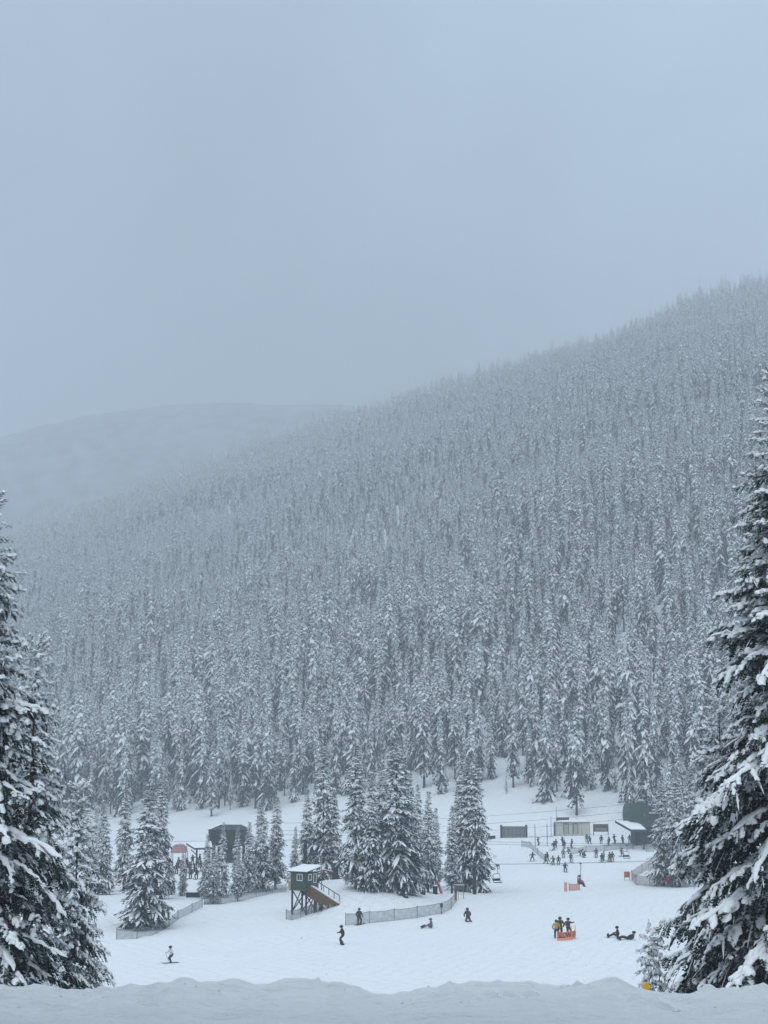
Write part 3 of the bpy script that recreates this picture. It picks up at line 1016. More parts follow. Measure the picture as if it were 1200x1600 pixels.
forest = tag(link('forest', fme), 'dense snow-dusted conifer forest climbing the misty mountainside', 'forest', kind='stuff')
ng = bpy.data.node_groups.new('forest_spread', 'GeometryNodeTree')
ng.interface.new_socket('Geometry', in_out='INPUT', socket_type='NodeSocketGeometry')
ng.interface.new_socket('Geometry', in_out='OUTPUT', socket_type='NodeSocketGeometry')
gi = ng.nodes.new('NodeGroupInput'); go = ng.nodes.new('NodeGroupOutput')
m2p = ng.nodes.new('GeometryNodeMeshToPoints')
iop = ng.nodes.new('GeometryNodeInstanceOnPoints')
jn = ng.nodes.new('GeometryNodeJoinGeometry')
for k in reversed(range(len(HK))):
    inner = ng.nodes.new('GeometryNodeJoinGeometry')
    for ch in src[k].children:
        oi = ng.nodes.new('GeometryNodeObjectInfo')
        oi.inputs['Object'].default_value = ch
        ng.links.new(oi.outputs['Geometry'], inner.inputs[0])
    g2 = ng.nodes.new('GeometryNodeGeometryToInstance')
    ng.links.new(inner.outputs[0], g2.inputs[0])
    ng.links.new(g2.outputs[0], jn.inputs[0])


def attr(name, typ):
    n = ng.nodes.new('GeometryNodeInputNamedAttribute')
    n.data_type = typ
    n.inputs['Name'].default_value = name
    return [o for o in n.outputs if o.enabled and o.name == 'Attribute'][0]


cr = ng.nodes.new('ShaderNodeCombineXYZ'); cs = ng.nodes.new('ShaderNodeCombineXYZ')
e2r = ng.nodes.new('FunctionNodeEulerToRotation')
ng.links.new(attr('turn', 'FLOAT'), cr.inputs['Z'])
ng.links.new(cr.outputs[0], e2r.inputs[0])
wa = attr('wide', 'FLOAT')
ng.links.new(wa, cs.inputs['X']); ng.links.new(wa, cs.inputs['Y'])
ng.links.new(attr('tall', 'FLOAT'), cs.inputs['Z'])
ng.links.new(gi.outputs[0], m2p.inputs['Mesh'])
ng.links.new(m2p.outputs[0], iop.inputs['Points'])
ng.links.new(jn.outputs[0], iop.inputs['Instance'])
iop.inputs['Pick Instance'].default_value = True
ng.links.new(attr('pick', 'INT'), iop.inputs['Instance Index'])
ng.links.new(e2r.outputs[0], iop.inputs['Rotation'])
ng.links.new(cs.outputs[0], iop.inputs['Scale'])
ng.links.new(iop.outputs[0], go.inputs[0])
forest.modifiers.new('spread', 'NODES').node_group = ng

# ------------------------------------------------------------------ buildings, lifts, fences, signs
def bar(mb, p, q, w, h):
    """board from p to q, w thick across, h tall"""
    p, q = Vector(p), Vector(q)
    d = (q - p)
    a = d.cross(Vector((0, 0, 1)))
    a = a.normalized() if a.length > 1e-4 else Vector((1, 0, 0))
    b = a.cross(d).normalized()
    P = []
    for e in (p, q):
        for sx, sz_ in ((-.5, -.5), (.5, -.5), (.5, .5), (-.5, .5)):
            P.append(e + a * (sx * w) + b * (sz_ * h))
    return mb.add(P, [(3, 2, 1, 0), (4, 5, 6, 7), (0, 1, 5, 4), (1, 2, 6, 5), (2, 3, 7, 6), (3, 0, 4, 7)])


def snow_slab(parent, name, x0, x1, y0, y1, zf, th, seed, n=9):
    """a rounded, uneven blanket of snow over a roof; zf(x, y) gives the roof surface"""
    xs, ys = np.linspace(x0, x1, n), np.linspace(y0, y1, n)
    V, F = [], []
    for j, y in enumerate(ys):
        for i, x in enumerate(xs):
            e = min(i, n - 1 - i, j, n - 1 - j)
            t_ = th * (0.0 if e == 0 else 0.75 if e == 1 else 1.0) * (1 + 0.35 * float(vnoise(np.array([i * .6]), np.array([j * .6]), seed)[0]))
            V.append((x, y, zf(x, y) + 0.004 + t_))
    for j in range(n - 1):
        for i in range(n - 1):
            a = j * n + i
            F.append((a, a + 1, a + n + 1, a + n))
    return link(name, mesh_from(name, V, F, [M['roof_snow']], None, True), parent)


# --- raised lift hut on stilts
hut_c = at(475, 1424, 188.0)
gz = hz(hut_c.x, hut_c.y)
hut = thing('lift_hut', 'small green lift hut on cross-braced stilts with a snowy roof', 'hut', (hut_c.x, hut_c.y, gz), math.radians(-38))
fz = 3.15 - gz                               # floor height above the snow
W2, D2, HW = 1.25, 1.05, 2.0
m = MB()
m.box((0, -D2, fz + HW / 2), (2 * W2, .1, HW)); m.box((0, D2, fz + HW / 2), (2 * W2, .1, HW))
m.box((-W2, 0, fz + HW / 2), (.1, 2 * D2 - .11, HW)); m.box((W2, 0, fz + HW / 2), (.1, 2 * D2 - .11, HW))
wall = m.build('wall', M['green_wall'], hut)
MB().box((0, 0, fz - .08), (2 * W2 + .3, 2 * D2 + .3, .15)).build('floor_deck', M['plank'], hut)
for k in range(9):
    MB().box((-W2 + .14 + k * .28, -D2 - .062, fz + .50), (.25, .02, .95)).build('board', M['green_wall'], wall)


def hut_window(x, z, w, h, face):
    fr = MB(); pn = MB()
    if face == 'front':
        y = -D2 - .09
        for dx, ww, dz_, hh in ((-w / 2, .1, 0, h), (w / 2, .1, 0, h), (0, w + .1, h / 2, .1), (0, w + .1, -h / 2, .1), (0, .07, 0, h)):
            fr.box((x + dx, y, z + dz_), (ww, .06 + .004 * (dz_ != 0), hh))
        pn.box((x, y + .035, z), (w, .02, h))
    else:
        X_ = W2 + .09
        for dx, ww, dz_, hh in ((-w / 2, .1, 0, h), (w / 2, .1, 0, h), (0, w + .1, h / 2, .1), (0, w + .1, -h / 2, .1)):
            fr.box((X_, x + dx, z + dz_), (.06 + .004 * (dz_ != 0), ww, hh))
        pn.box((X_ - .035, x, z), (.02, w, h))
    p = pn.build('window', M['glass'], hut)
    fr.build('frame', M['white_trim'], p)


hut_window(.25, fz + 1.42, .85, .75, 'front')
hut_window(-.48, fz + 1.45, .55, .70, 'side')
hut_window(.45, fz + 1.30, .50, 1.05, 'side')
rz0, rz1 = fz + HW + .05, fz + HW + .62
roof_z = lambda x, y: rz0 + (rz1 - rz0) * (y + D2 + .4) / (2 * D2 + .8) + .10
roof = MB().prism([(-D2 - .4, rz0), (D2 + .4, rz1), (D2 + .4, rz1 + .10), (-D2 - .4, rz0 + .10)], 'x', -W2 - .4, W2 + .4).build('roof', M['dark_roof'], hut)
snow_slab(roof, 'roof_snow', -W2 - .42, W2 + .42, -D2 - .42, D2 + .42, roof_z, .30, 5)
legs = {}
for sx in (-1, 1):
    for sy in (-1, 1):
        g = -.5
        MB().box((sx * (W2 - .12), sy * (D2 - .12), (fz - .16 + g) / 2), (.17, .17, fz - .16 - g)).build('stilt', M['charcoal'], hut)
for sy in (-1, 1):
    for a in (-1, 1):
        m = MB(); bar(m, (a * (W2 - .15), sy * (D2 - .10) + .10 * a, .1), (-a * (W2 - .15), sy * (D2 - .10) + .10 * a, fz - .3), .06, .13); m.build('brace', M['charcoal'], hut)
for sx in (-1, 1):
    m = MB(); bar(m, (sx * (W2 - .02), -D2 + .2, .1), (sx * (W2 - .02), D2 - .2, fz - .3), .06, .13); m.build('brace', M['charcoal'], hut)
MB().box((-W2 - .45, -.2, fz + .45), (.6, .8, .9)).build('side_locker', M['tan'], hut)
MB().box((-W2 - .45, -.2, fz + .98), (.64, .84, .14)).build('locker_snow', M['roof_snow'], hut)

# --- plank ramp running from the hut down to the snow
A = at(480, 1381, 187.0); B = at(530, 1413, 186.2)
ramp = thing('plank_ramp', 'brown plank ramp with a railing descending from the raised hut', 'ramp', (A.x, A.y, hz(A.x, A.y)))
def rel(p): return Vector(p) - Vector((A.x, A.y, hz(A.x, A.y)))
for k in range(6):
    off = -0.12 - .24 * k
    sh = 1.0 - 0.10 * k
    q = A.lerp(B, sh)
    m = MB(); bar(m, rel(A + Vector((0, 0, off))), rel(q + Vector((0, 0, off))), .06, .22); m.build('plank', M['plank'], ramp)
m = MB(); bar(m, rel(A + Vector((0, .55, .02))), rel(B + Vector((0, .55, .02))), 1.0, .08); tread = m.build('tread', M['plank'], ramp)
m = MB(); bar(m, rel(A + Vector((0, .50, .13))), rel(B + Vector((0, .50, .13))), .7, .12); m.build('tread_snow', M['roof_snow'], ramp)
m = MB(); bar(m, rel(A + Vector((0, 1.05, .95))), rel(B + Vector((0, 1.05, .95))), .08, .09); m.build('handrail', M['charcoal'], ramp)
for k in range(7):
    q = A.lerp(B, k / 6.0)
    MB().box(rel(q + Vector((0, 1.05, .47))), (.08, .08, 1.0)).build('railing_post', M['charcoal'], ramp)
for k in range(3):
    q = A.lerp(B, .22 + .22 * k)
    g = hz(q.x, q.y) - 0.4
    MB().box(rel((q.x, q.y + .5, (q.z - .1 + g) / 2)), (.16, .16, q.z - .1 - g)).build('stilt', M['charcoal'], ramp)
    m = MB(); bar(m, rel((q.x, q.y + .38, q.z - .4)), rel((q.x + 1.1, q.y + .38, g + .5)), .07, .12); m.build('brace', M['charcoal'], ramp)

# --- rail on the mound
def rail_fence(label, pts, h, mat='plank'):
    P = [ground(u, v, 150) if len(q) == 0 else at(u, v, q[0]) for u, v, *q in pts]
    o = thing('rail_fence', label, 'fence', P[0])
    for i, p in enumerate(P):
        MB().box(p - P[0] + Vector((0, 0, h / 2 - .15)), (.10, .10, h + .3)).build('post', M[mat], o)
    for a, b in zip(P[:-1], P[1:]):
        for z_ in (.92 * h, .5 * h):
            m = MB(); bar(m, a - P[0] + Vector((0, -.07, z_)), b - P[0] + Vector((0, -.07, z_)), .05, .16); m.build('rail', M[mat], o)
        m = MB(); bar(m, a - P[0] + Vector((0, -.07, h + .06)), b - P[0] + Vector((0, -.07, h + .06)), .14, .10); m.build('rail_snow', M['roof_snow'], o)


rail_fence('short brown rail fence behind the raised hut', [(493, 1371, 200.0), (506, 1368, 202.0), (519, 1371, 204.0)], .75)
rail_fence('snow-topped brown rail running down the right side of the mound', [(529, 1375, 208.0), (541, 1380, 208.0), (553, 1386, 207.0), (562, 1391, 206.0)], .65)

# --- pole in front of the hut
p = ground(502, 1421, 150)
pole = thing('flagpole', 'thin pale pole with a tan pedestal in front of the plank ramp', 'pole', p)
top = at(503, 1338, p.y)
MB().tube([(0, 0, 0), (0, 0, top.z - p.z)], [.075, .055], 8).build('mast', M['grey_box'], pole)
MB().tube([(0, 0, -.2), (0, 0, .55), (0, 0, .95), (0, 0, 1.25)], [.24, .24, .20, .08], 10).build('pedestal', M['tan'], pole)
for sx in (-.26, .26):
    MB().sphere((sx, -.1, .62), .13).build('lamp', M['white_trim'], pole, True)
MB().box((0, 0, .05), (.6, .6, .5)).build('footing', M['charcoal'], pole)

# --- lift towers
def lift_tower(label, u, v_top, Y, w, arm, snowcap=True):
    t_ = at(u, v_top, Y)
    g = hz(t_.x, t_.y)
    o = thing('lift_tower', label, 'lift tower', (t_.x, t_.y, g))
    H = t_.z - g
    MB().tube([(0, 0, -.5), (0, 0, H)], [w * .55, w * .5], 10).build('mast', M['charcoal'], o)
    m = MB(); m.box((0, 0, H - .05), (.3, arm, .24)); m.build('crossarm', M['charcoal'], o)
    for sy in (-1, 1):
        for k in range(3):
            MB().tube([((k - 1) * .45, sy * arm / 2 - .06, H - .28), ((k - 1) * .45, sy * arm / 2 + .06, H - .28)], .17, 10).build('sheave', M['steel'], o)
    if snowcap:
        MB().sphere((0, 0, H + .14), (.38, .5, .22)).build('snow_cap', M['roof_snow'], o, True)
    return o


lift_tower('dark lift tower standing just left behind the raised hut', 477, 1313, 214.0, .5, 2.4, False)
lift_tower('squat dark lift post with a snow cap on the mound', 524, 1349, 206.0, .85, 1.6)
lift_tower('lift tower among the trees of the right-hand grove', 741, 1349, 216.0, .5, 2.2, False)

# --- haul ropes
def rope(label, a, b, sag, r=.028, n=14):
    a, b = Vector(a), Vector(b)
    P = [a.lerp(b, i / n) - Vector((0, 0, 4 * sag * (i / n) * (1 - i / n))) - a for i in range(n + 1)]
    o = MB().tube(P, r, 5).build('haul_rope', M['rope'], None, True, a)
    return tag(o, label, 'cable', 'lift cables')


rope('uppermost cable between the barrel-roofed lift terminal and the groves', at(984, 1256, 318), at(420, 1286, 330), 1.0)
rope('middle cable between the barrel-roofed lift terminal and the groves', at(982, 1268, 314), at(420, 1298, 322), 1.0)
rope('lowest cable between the barrel-roofed lift terminal and the groves', at(984, 1279, 312), at(420, 1304, 318), 1.2)
rope('cable running left from the dark hall behind the broad lone conifer', at(330, 1314, 300), at(60, 1310, 300), .3)
rope('cable between the dark hall and the lift tower by the hut', at(386, 1309, 300), at(480, 1311, 217), .3)
ra, rb = at(525, 1349, 206.0), at(1080, 1343, 214.0)
rope('cable carrying the two hanging chairs over the near side of the lift queue', ra, rb, .35, .034)
rope('cable passing just below the grey shed', at(700, 1313, 290), at(1005, 1318, 290), .2)
rope('cable carrying the chair near the lift terminal', at(735, 1318, 272), at(1030, 1321, 272), .2)

# --- chairs
def chair(label, u, v_rope, v_seat, Y, rz, rider=False):
    a = at(u, v_rope, Y); b = at(u, v_seat, Y)
    H = a.z - b.z
    o = thing('chairlift_chair', label, 'lift chair', b, rz, 'chairs hanging from the lift cables')
    MB().tube([(0, 0, H + .05), (0, 0, H * .68), (.10, .14, H * .60), (.10, .14, 1.12)], .045, 6).build('hanger', M['steel'], o)
    MB().box((0, 0, H), (.5, .14, .18)).build('grip', M['charcoal'], o)
    w = .62
    m = MB(); m.tube([(-w, .30, .02), (-w, .30, 1.0), (-w + .18, .22, 1.16), (w - .18, .22, 1.16), (w, .30, 1.0), (w, .30, .02)], .04, 6)
    m.build('bail', M['steel'], o)
    m = MB(); bar(m, (-w, 0.0, 0.0), (w, 0.0, 0.0), .48, .09); m.build('seat', M['charcoal'], o)
    m = MB(); bar(m, (-w + .03, .27, .38), (w - .03, .27, .38), .06, .34); m.build('backrest', M['charcoal'], o)
    for sx in (-w, w):
        m = MB(); bar(m, (sx * .96, .28, .27), (sx * .96, -.22, .27), .05, .05); m.build('armrest', M['steel'], o)
    return o, b


chair('empty chair hanging beside the right-hand grove', 778, 1352, 1379, 209.5, math.radians(35))
_, cb = chair('chair carrying a rider in a red jacket above the orange net', 908, 1349, 1381, 211.5, math.radians(62))
chair('empty chair hanging near the lift terminal, behind the skiers', 980, 1321, 1341, 272.0, math.radians(25))
person('person in a red jacket riding the hanging lift chair', cb + Vector((-.10, .02, -.42)), math.radians(62 + 180), 'chair', (.50, .045, .06), (.025, .026, .03), (.03, .03, .03), None, 1.05)

# --- right-hand lift terminal with barrel body and canopy
c = at(1003, 1318, 318.0)
gz = hz(c.x, c.y)
term = thing('lift_terminal', 'dark green barrel-shaped lift terminal with a hipped roof at right', 'lift terminal', (c.x, c.y, gz), math.radians(8))
zb, zt = at(1003, 1292, 318).z - gz, at(1003, 1255, 318).z - gz
hh = zt - zb
prof = []
for k in range(9):
    q = -math.pi / 2 + math.pi * k / 8
    prof.append((-2.55 - .75 * math.cos(q), zb + hh / 2 + hh / 2 * math.sin(q) * .98))
prof += [(-2.2, zt), (.3, zt - .05), (3.1, zt - 1.7), (3.1, zb)]
body = MB().prism(prof, 'y', -2.4, 2.4).build('body', M['terminal'], term)
m = MB(); bar(m, (.25, -2.45, zt + .02), (3.25, -2.45, zt - 1.74), .35, .12); m.build('eave', M['dark_roof'], term)
m = MB(); bar(m, (1.0, -2.50, zt - 1.95), (3.3, -2.50, zt - 1.95), .3, .2); m.build('ledge_snow', M['roof_snow'], term)
for k in range(3):
    w_ = MB().box((1.35 + .65 * k, -2.43, zt - 2.75), (.55, .06, .95)).build('window', M['glass'], term)
    MB().box((1.35 + .65 * k, -2.42, zt - 2.75), (.63, .03, 1.03)).build('frame', M['dark_roof'], w_)
MB().tube([(-.9, 0, zt + .28), (.9, 0, zt + .28)], .34, 10).build('roof_unit', M['grey_box'], term)
MB().sphere((0, 0, zt + .62), (.8, .35, .13)).build('roof_snow', M['roof_snow'], term, True)
m = MB(); m.tube([(1.1, 0, zt + .2), (1.35, 0, zt + .7), (1.6, 0, zt + .75)], .08, 6); m.build('vent_pipe', M['charcoal'], term)
for sx in (-1.6, 1.9):
    for sy in (-1.4, 1.4):
        MB().box((sx, sy, zb / 2 - .2), (.5, .5, zb + .4)).build('column', M['charcoal'], term)
def canopy(label, corners, th, posts, seed):
    """a roof slab given by its four corners (left, near, right, far), with snow on it and posts under it"""
    P = [at(*q) for q in corners]
    c0 = sum(P, Vector()) / 4
    gz = hz(c0.x, c0.y)
    o = thing('canopy', label, 'canopy', (c0.x, c0.y, gz))
    org = Vector((c0.x, c0.y, gz))
    P = [q - org for q in P]
    dn = Vector((0, 0, -th))
    V = [q + dn for q in P] + P
    r_ = MB().add(V, [(3, 2, 1, 0), (4, 5, 6, 7), (0, 1, 5, 4), (1, 2, 6, 5), (2, 3, 7, 6), (3, 0, 4, 7)]).build('roof', M['dark_roof'], o)
    n = 9
    V, F = [], []
    for j in range(n):
        for i in range(n):
            a_, b_ = i / (n - 1), j / (n - 1)
            q = (P[0].lerp(P[3], b_)).lerp(P[1].lerp(P[2], b_), a_)
            e = min(i, n - 1 - i, j, n - 1 - j)
            V.append(q + Vector((0, 0, .006 + .24 * (0 if e == 0 else .8 if e == 1 else 1) * (1 + .4 * float(vnoise(np.array([i * .6]), np.array([j * .6]), seed)[0])))))
    for j in range(n - 1):
        for i in range(n - 1):
            a_ = j * n + i
            F.append((a_, a_ + 1, a_ + n + 1, a_ + n))
    link('roof_snow', mesh_from('roof_snow', V, F, [M['roof_snow']], None, True), r_)
    for a_, b_ in posts:
        q = (P[0].lerp(P[3], b_)).lerp(P[1].lerp(P[2], b_), a_)
        z1 = q.z - th
        z0 = hz(org.x + q.x, org.y + q.y) - org.z - .3
        MB().box((q.x, q.y, (z0 + z1) / 2), (.30, .30, z1 - z0)).build('post', M['charcoal'], o)
        m = MB(); bar(m, (q.x, q.y - .02, z1 - 1.0), (q.x - 1.1, q.y - .02, z1 - .05), .14, .18); m.build('knee_brace', M['charcoal'], o)
    return o


canopy('snow-covered canopy roof in front of the barrel-shaped terminal', [(961, 1282, 316), (986, 1296, 308), (1010, 1296, 310), (996, 1283, 319)], .5, [(.95, .85), (.1, .9)], 9)
MB().box((.3, .6, zb / 2 - .1), (4.2, 2.4, zb)).build('lower_wall', M['dark_roof'], term)
p = ground(997, 1317, 200)
bin_ = thing('trash_bin', 'small dark bin beside the canopy post', 'bin', p)
MB().tube([(0, 0, 0), (0, 0, .95)], [.30, .36], 10).build('barrel', M['charcoal'], bin_)
MB().sphere((0, 0, .97), (.36, .36, .12)).build('lid', M['dark_roof'], bin_, True)

# --- beige cabin with two doors
def box_building(name, label, cat, u0, u1, v_top, v_bot, Y, depth, wallmat, rz=0.0):
    Y = ground((u0 + u1) / 2, v_bot, 250).y
    a, b = at(u0, v_bot, Y), at(u1, v_bot, Y)
    t_ = at((u0 + u1) / 2, v_top, Y)
    L_ = b.x - a.x
    g = min(hz(a.x, Y), hz(b.x, Y), hz(a.x, Y + depth)) - .1
    base = min(g, a.z)
    o = thing(name, label, cat, ((a.x + b.x) / 2, Y, base), rz)
    return o, L_, t_.z - base


cab, cl, chh = box_building('cabin', 'long beige cabin with two doors and equipment on its snowy roof', 'cabin', 868, 922, 1285, 1306, 334.0, 2.8, None)
wl = MB().box((0, 1.4, chh / 2), (cl, 2.8, chh)).build('wall', M['beige'], cab)
for x in np.linspace(-cl / 2 + .02, cl / 2 - .02, 5):
    MB().box((x, -.015, chh / 2), (.07, .04, chh - .05)).build('seam', M['beige_dark'], wl)
for x in (-cl / 2 + 2.45, -cl / 2 + 4.6):
    d_ = MB().box((x, -.03, chh - 1.45), (.95, .06, 2.2)).build('door', M['door_tan'], cab)
    for dx, dz_, w_, h_ in ((-.52, 0, .13, 2.3), (.52, 0, .13, 2.3), (0, 1.14, 1.17, .13)):
        MB().box((x + dx, -.04, chh - 1.45 + dz_), (w_, .09 + .004 * (dz_ != 0), h_)).build('frame', M['charcoal'], d_)
MB().box((-cl / 2 - .06, 1.4, chh / 2 - .1), (.10, 2.6, chh - .3)).build('end_wall', M['charcoal'], cab)
rf = MB().box((0, 1.35, chh + .07), (cl + .3, 3.2, .14)).build('roof', M['beige_dark'], cab)
snow_slab(rf, 'roof_snow', -cl / 2 - .2, cl / 2 + .15, -.3, 2.95, lambda x, y: chh + .14, .36, 13)
for k in range(6):
    MB().box((-cl / 2 + .55 + .50 * k, 1.0, chh + .72), (.40, .6, .75)).build('roof_equipment', M['charcoal'], cab)
MB().tube([(-cl / 2 + .35, .4, chh), (-cl / 2 + .35, .4, chh + 3.4)], .05, 6).build('antenna', M['steel'], cab)
m = MB(); m.tube([(-cl / 2 - .9, .6, 0), (-cl / 2 - .9, .6, chh + 1.3)], .06, 6); m.build('side_mast', M['steel'], cab)

shed, sl, sh_ = box_building('storage_shed', 'low grey shed with dark ends and a snowy top, left of the beige cabin', 'shed', 785, 822, 1291, 1309, 322.0, 2.2, None)
sw = MB().box((0, 1.1, sh_ / 2), (sl, 2.2, sh_)).build('wall', M['grey_box'], shed)
for x in np.linspace(-sl / 2 + .4, sl / 2 - .4, 6):
    MB().box((x, -.02, sh_ / 2), (.12, .05, sh_ - .3)).build('panel_rib', M['steel'], sw)
for sx in (-1, 1):
    MB().box((sx * (sl / 2 + .16), 1.0, sh_ / 2 + .1), (.30, 2.5, sh_ + .3)).build('end_wall', M['charcoal'], shed)
snow_slab(sw, 'roof_snow', -sl / 2 + .02, sl / 2 - .02, -.05, 2.25, lambda x, y: sh_, .28, 17)

YB = ground(939, 1305, 250).y
a = at(928, 1303, YB); b = at(950, 1303, YB); t_ = at(939, 1287, YB)
g = hz((a.x + b.x) / 2, YB)
bd = thing('trail_board', 'brown trail map board on posts right of the beige cabin', 'sign', ((a.x + b.x) / 2, YB, g))
wb = b.x - a.x
MB().box((0, 0, t_.z - g - .95), (wb, .12, 1.7)).build('board', M['sign_brown'], bd)
MB().box((0, -.07, t_.z - g - 1.25), (wb * .8, .03, .6)).build('map_panel', M['grey_box'], bd)
for sx in (-1, 1):
    MB().box((sx * (wb / 2 + .05), .02, (t_.z - g) / 2 - .2), (.16, .18, t_.z - g + .4)).build('post', M['charcoal'], bd)
MB().box((0, 0, t_.z - g - .02), (wb, .25, .14)).build('snow_cap', M['roof_snow'], bd)
p = ground(768, 1311, 250)
lb = thing('equipment_box', 'low dark box beside the right-hand grove, left of the grey shed', 'box', p)
MB().box((0, 0, .35), (1.7, .9, .8)).build('case', M['charcoal'], lb)
MB().sphere((0, 0, .76), (.85, .45, .14)).build('snow_cap', M['roof_snow'], lb, True)

# posts and slack snow guns between shed and cabin
for u, vt, vb, lab in ((855, 1287, 1307, 'taller of two thin posts left of the beige cabin'), (836, 1288, 1303, 'pale thin post between the grey shed and the cabin')):
    q = at(u, vb, 320); g = hz(q.x, 320)
    o = thing('post', lab, 'post', (q.x, 320, g))
    H = at(u, vt, 320).z - g
    MB().tube([(0, 0, -.3), (0, 0, H)], .07, 6).build('shaft', M['steel'], o)
    MB().tube([(-1.2, 0, H * .45), (1.3, 0, H * .42)], .05, 6).build('crossbar', M['steel'], o)

# --- the dark hall at left, its canopy and the red tent
c = at(357, 1346, 300.0)
gz = hz(c.x, c.y)
hall = thing('lift_terminal', 'dark slate lift hall with a low roof behind the young conifers at left', 'lift terminal', (c.x, c.y, gz), math.radians(-14))
zb, zt = at(357, 1321, 300).z - gz, at(357, 1296, 300).z - gz
m = MB().box((0, 0, (zb + zt) / 2), (6.9, 4.6, zt - zb)); hb = m.build('body', M['charcoal'], hall)
for k in range(11):
    MB().box((-3.1 + .62 * k, -2.32, (zb + zt) / 2), (.5, .04, zt - zb - .2)).build('panel', M['charcoal'], hb)
P = [(-3.7, -2.5, zt), (3.7, -2.5, zt), (3.7, 2.5, zt), (-3.7, 2.5, zt), (-2.0, 0, zt + .95), (2.6, 0, zt + .95)]
rf = MB().add(P, [(0, 1, 5, 4), (2, 3, 4, 5), (3, 0, 4), (1, 2, 5), (3, 2, 1, 0)]).build('roof', M['dark_roof'], hall)
P2 = [(-3.75, -2.5, zt + .06), (-3.75, 2.5, zt + .06), (-2.0, 0, zt + 1.08), (-3.0, -2.3, zt + .14), (-1.4, 0, zt + 1.05)]
MB().add(P2, [(0, 2, 1), (0, 3, 4, 2)]).build('roof_snow', M['roof_snow'], rf)
for sx in (-2.6, 2.6):
    for sy in (-1.5, 1.5):
        MB().box((sx, sy, zb / 2 - .2), (.45, .45, zb + .4)).build('column', M['charcoal'], hall)
MB().box((0.4, .6, zb / 2 - .1), (2.4, 2.4, zb)).build('lower_wall', M['dark_roof'], hall)
MB().tube([(3.9, -1.5, 0), (3.9, -1.5, zt - .3)], .06, 6).build('side_mast', M['steel'], hall)
canopy('small snowy canopy roof above the waiting crowd at left', [(291, 1317, 297), (304, 1325, 291), (332, 1324, 291), (330, 1314, 298)], .35, [(.95, .15), (.95, .85), (.2, .9)], 23)
q = at(280, 1344, 270); gz = hz(q.x, 270)
tent = thing('dome_tent', 'faded red rounded shelter showing behind the broad lone conifer', 'shelter', (q.x, 270, gz))
H = at(280, 1319, 270).z - gz
P, F = [], []
for i in range(7):
    th = math.pi * i / 6
    for y in (-1.2, 0, 1.2):
        P.append((-1.35 * math.cos(th), y, (H - .9) + .9 * math.sin(th) if 0 < i < 6 else H - 1.3))
for i in range(6):
    for j in range(2):
        k = i * 3 + j
        F.append((k, k + 1, k + 4, k + 3))
sk = link('shell', mesh_from('shell', P, F, [plain('faded_red', (.44, .25, .25), .8, .2, 3)], None, True), tent)
for i in range(1, 6):
    th = math.pi * i / 6
    m = MB(); m.tube([(-1.37 * math.cos(th), -1.22, (H - .9) + .92 * math.sin(th)), (-1.37 * math.cos(th), 1.22, (H - .9) + .92 * math.sin(th))], .05, 5); m.build('rib', M['red_sign'], tent)
fp = [(-1.33 * math.cos(math.pi * i / 10), (H - .92) + .88 * math.sin(math.pi * i / 10)) for i in range(11)]
MB().prism([(fp[0][0], H - 1.5)] + fp + [(fp[-1][0], H - 1.5)], 'y', -1.10, -1.06).build('front_panel', sk.data.materials[0], tent)
for sx in (-1.3, 1.3):
    for sy in (-1.1, 1.1):
        MB().box((sx, sy, (H - 1.2) / 2 - .1), (.1, .1, H - 1.0)).build('post', M['charcoal'], tent)
p = ground(302, 1402, 150)
o = thing('equipment_box', 'low dark box between the short conifer and the net at left', 'box', p)
MB().box((0, 0, .3), (1.9, 1.0, .75)).build('case', M['charcoal'], o)
MB().sphere((0, 0, .68), (.95, .5, .12)).build('snow_cap', M['roof_snow'], o, True)

# --- net fences
def net_fence(label, pts, h, mat='net_grey', post='charcoal', y0=110.0, lean=0.0, group='safety nets around the slopes'):
    P = [ground(u, v, y0) for u, v in pts]
    o = thing('net_fence', label, 'fence', P[0], 0, group)
    for p in P:
        q = p - P[0]
        MB().tube([q - Vector((0, 0, .3)), q + Vector((lean * h, 0, h + .12))], .035, 5).build('post', M[post], o)
    for a, b in zip(P[:-1], P[1:]):
        V, F = [], []
        n = 6
        for i in range(n + 1):
            p = a.lerp(b, i / n)
            g = hz(p.x, p.y)
            sagz = .10 * math.sin(math.pi * i / n)
            for j in range(4):
                V.append(Vector((p.x + lean * h * j / 3, p.y - .04 - .05 * math.sin(math.pi * i / n) * (j == 1), g + (h - sagz) * j / 3)) - P[0])
        for i in range(n):
            for j in range(3):
                k = i * 4 + j
                F.append((k, k + 4, k + 5, k + 1))
        link('net_panel', mesh_from('net_panel', V, F, [M[mat]], None, True), o)
        MB().tube([V[4 * i + 3] for i in range(n + 1)], .02, 4).build('top_cord', M[post], o)
    return o


net_fence('sagging grey net fence around the broad lone conifer', [(182, 1468), (214, 1467), (244, 1459), (264, 1448), (278, 1437), (300, 1426), (316, 1418)], 1.05)
net_fence('grey net fence in front of the young conifers by the dark hall', [(319, 1414), (345, 1413), (372, 1409), (400, 1402), (426, 1396), (447, 1394)], 1.1)
net_fence('crumpled grey net on the snow below the raised hut', [(447, 1437), (456, 1438), (470, 1434), (487, 1428), (504, 1422)], 1.15)
net_fence('long curving grey net fence across the middle of the slope', [(540, 1446), (577, 1443), (616, 1439), (652, 1435), (690, 1428), (705, 1421), (713, 1410)], 1.3)
net_fence('grey net running diagonally through the left of the lift queue', [(815, 1323), (828, 1325), (840, 1335), (851, 1346)], 1.2, y0=200)
net_fence('pale net along the back of the lift queue', [(889, 1335), (916, 1332), (945, 1330), (969, 1327), (990, 1326)], 1.2, y0=200)
net_fence('low net beside the canopy at the end of the queue', [(1003, 1327), (1010, 1331), (1022, 1331)], 1.3, y0=200)
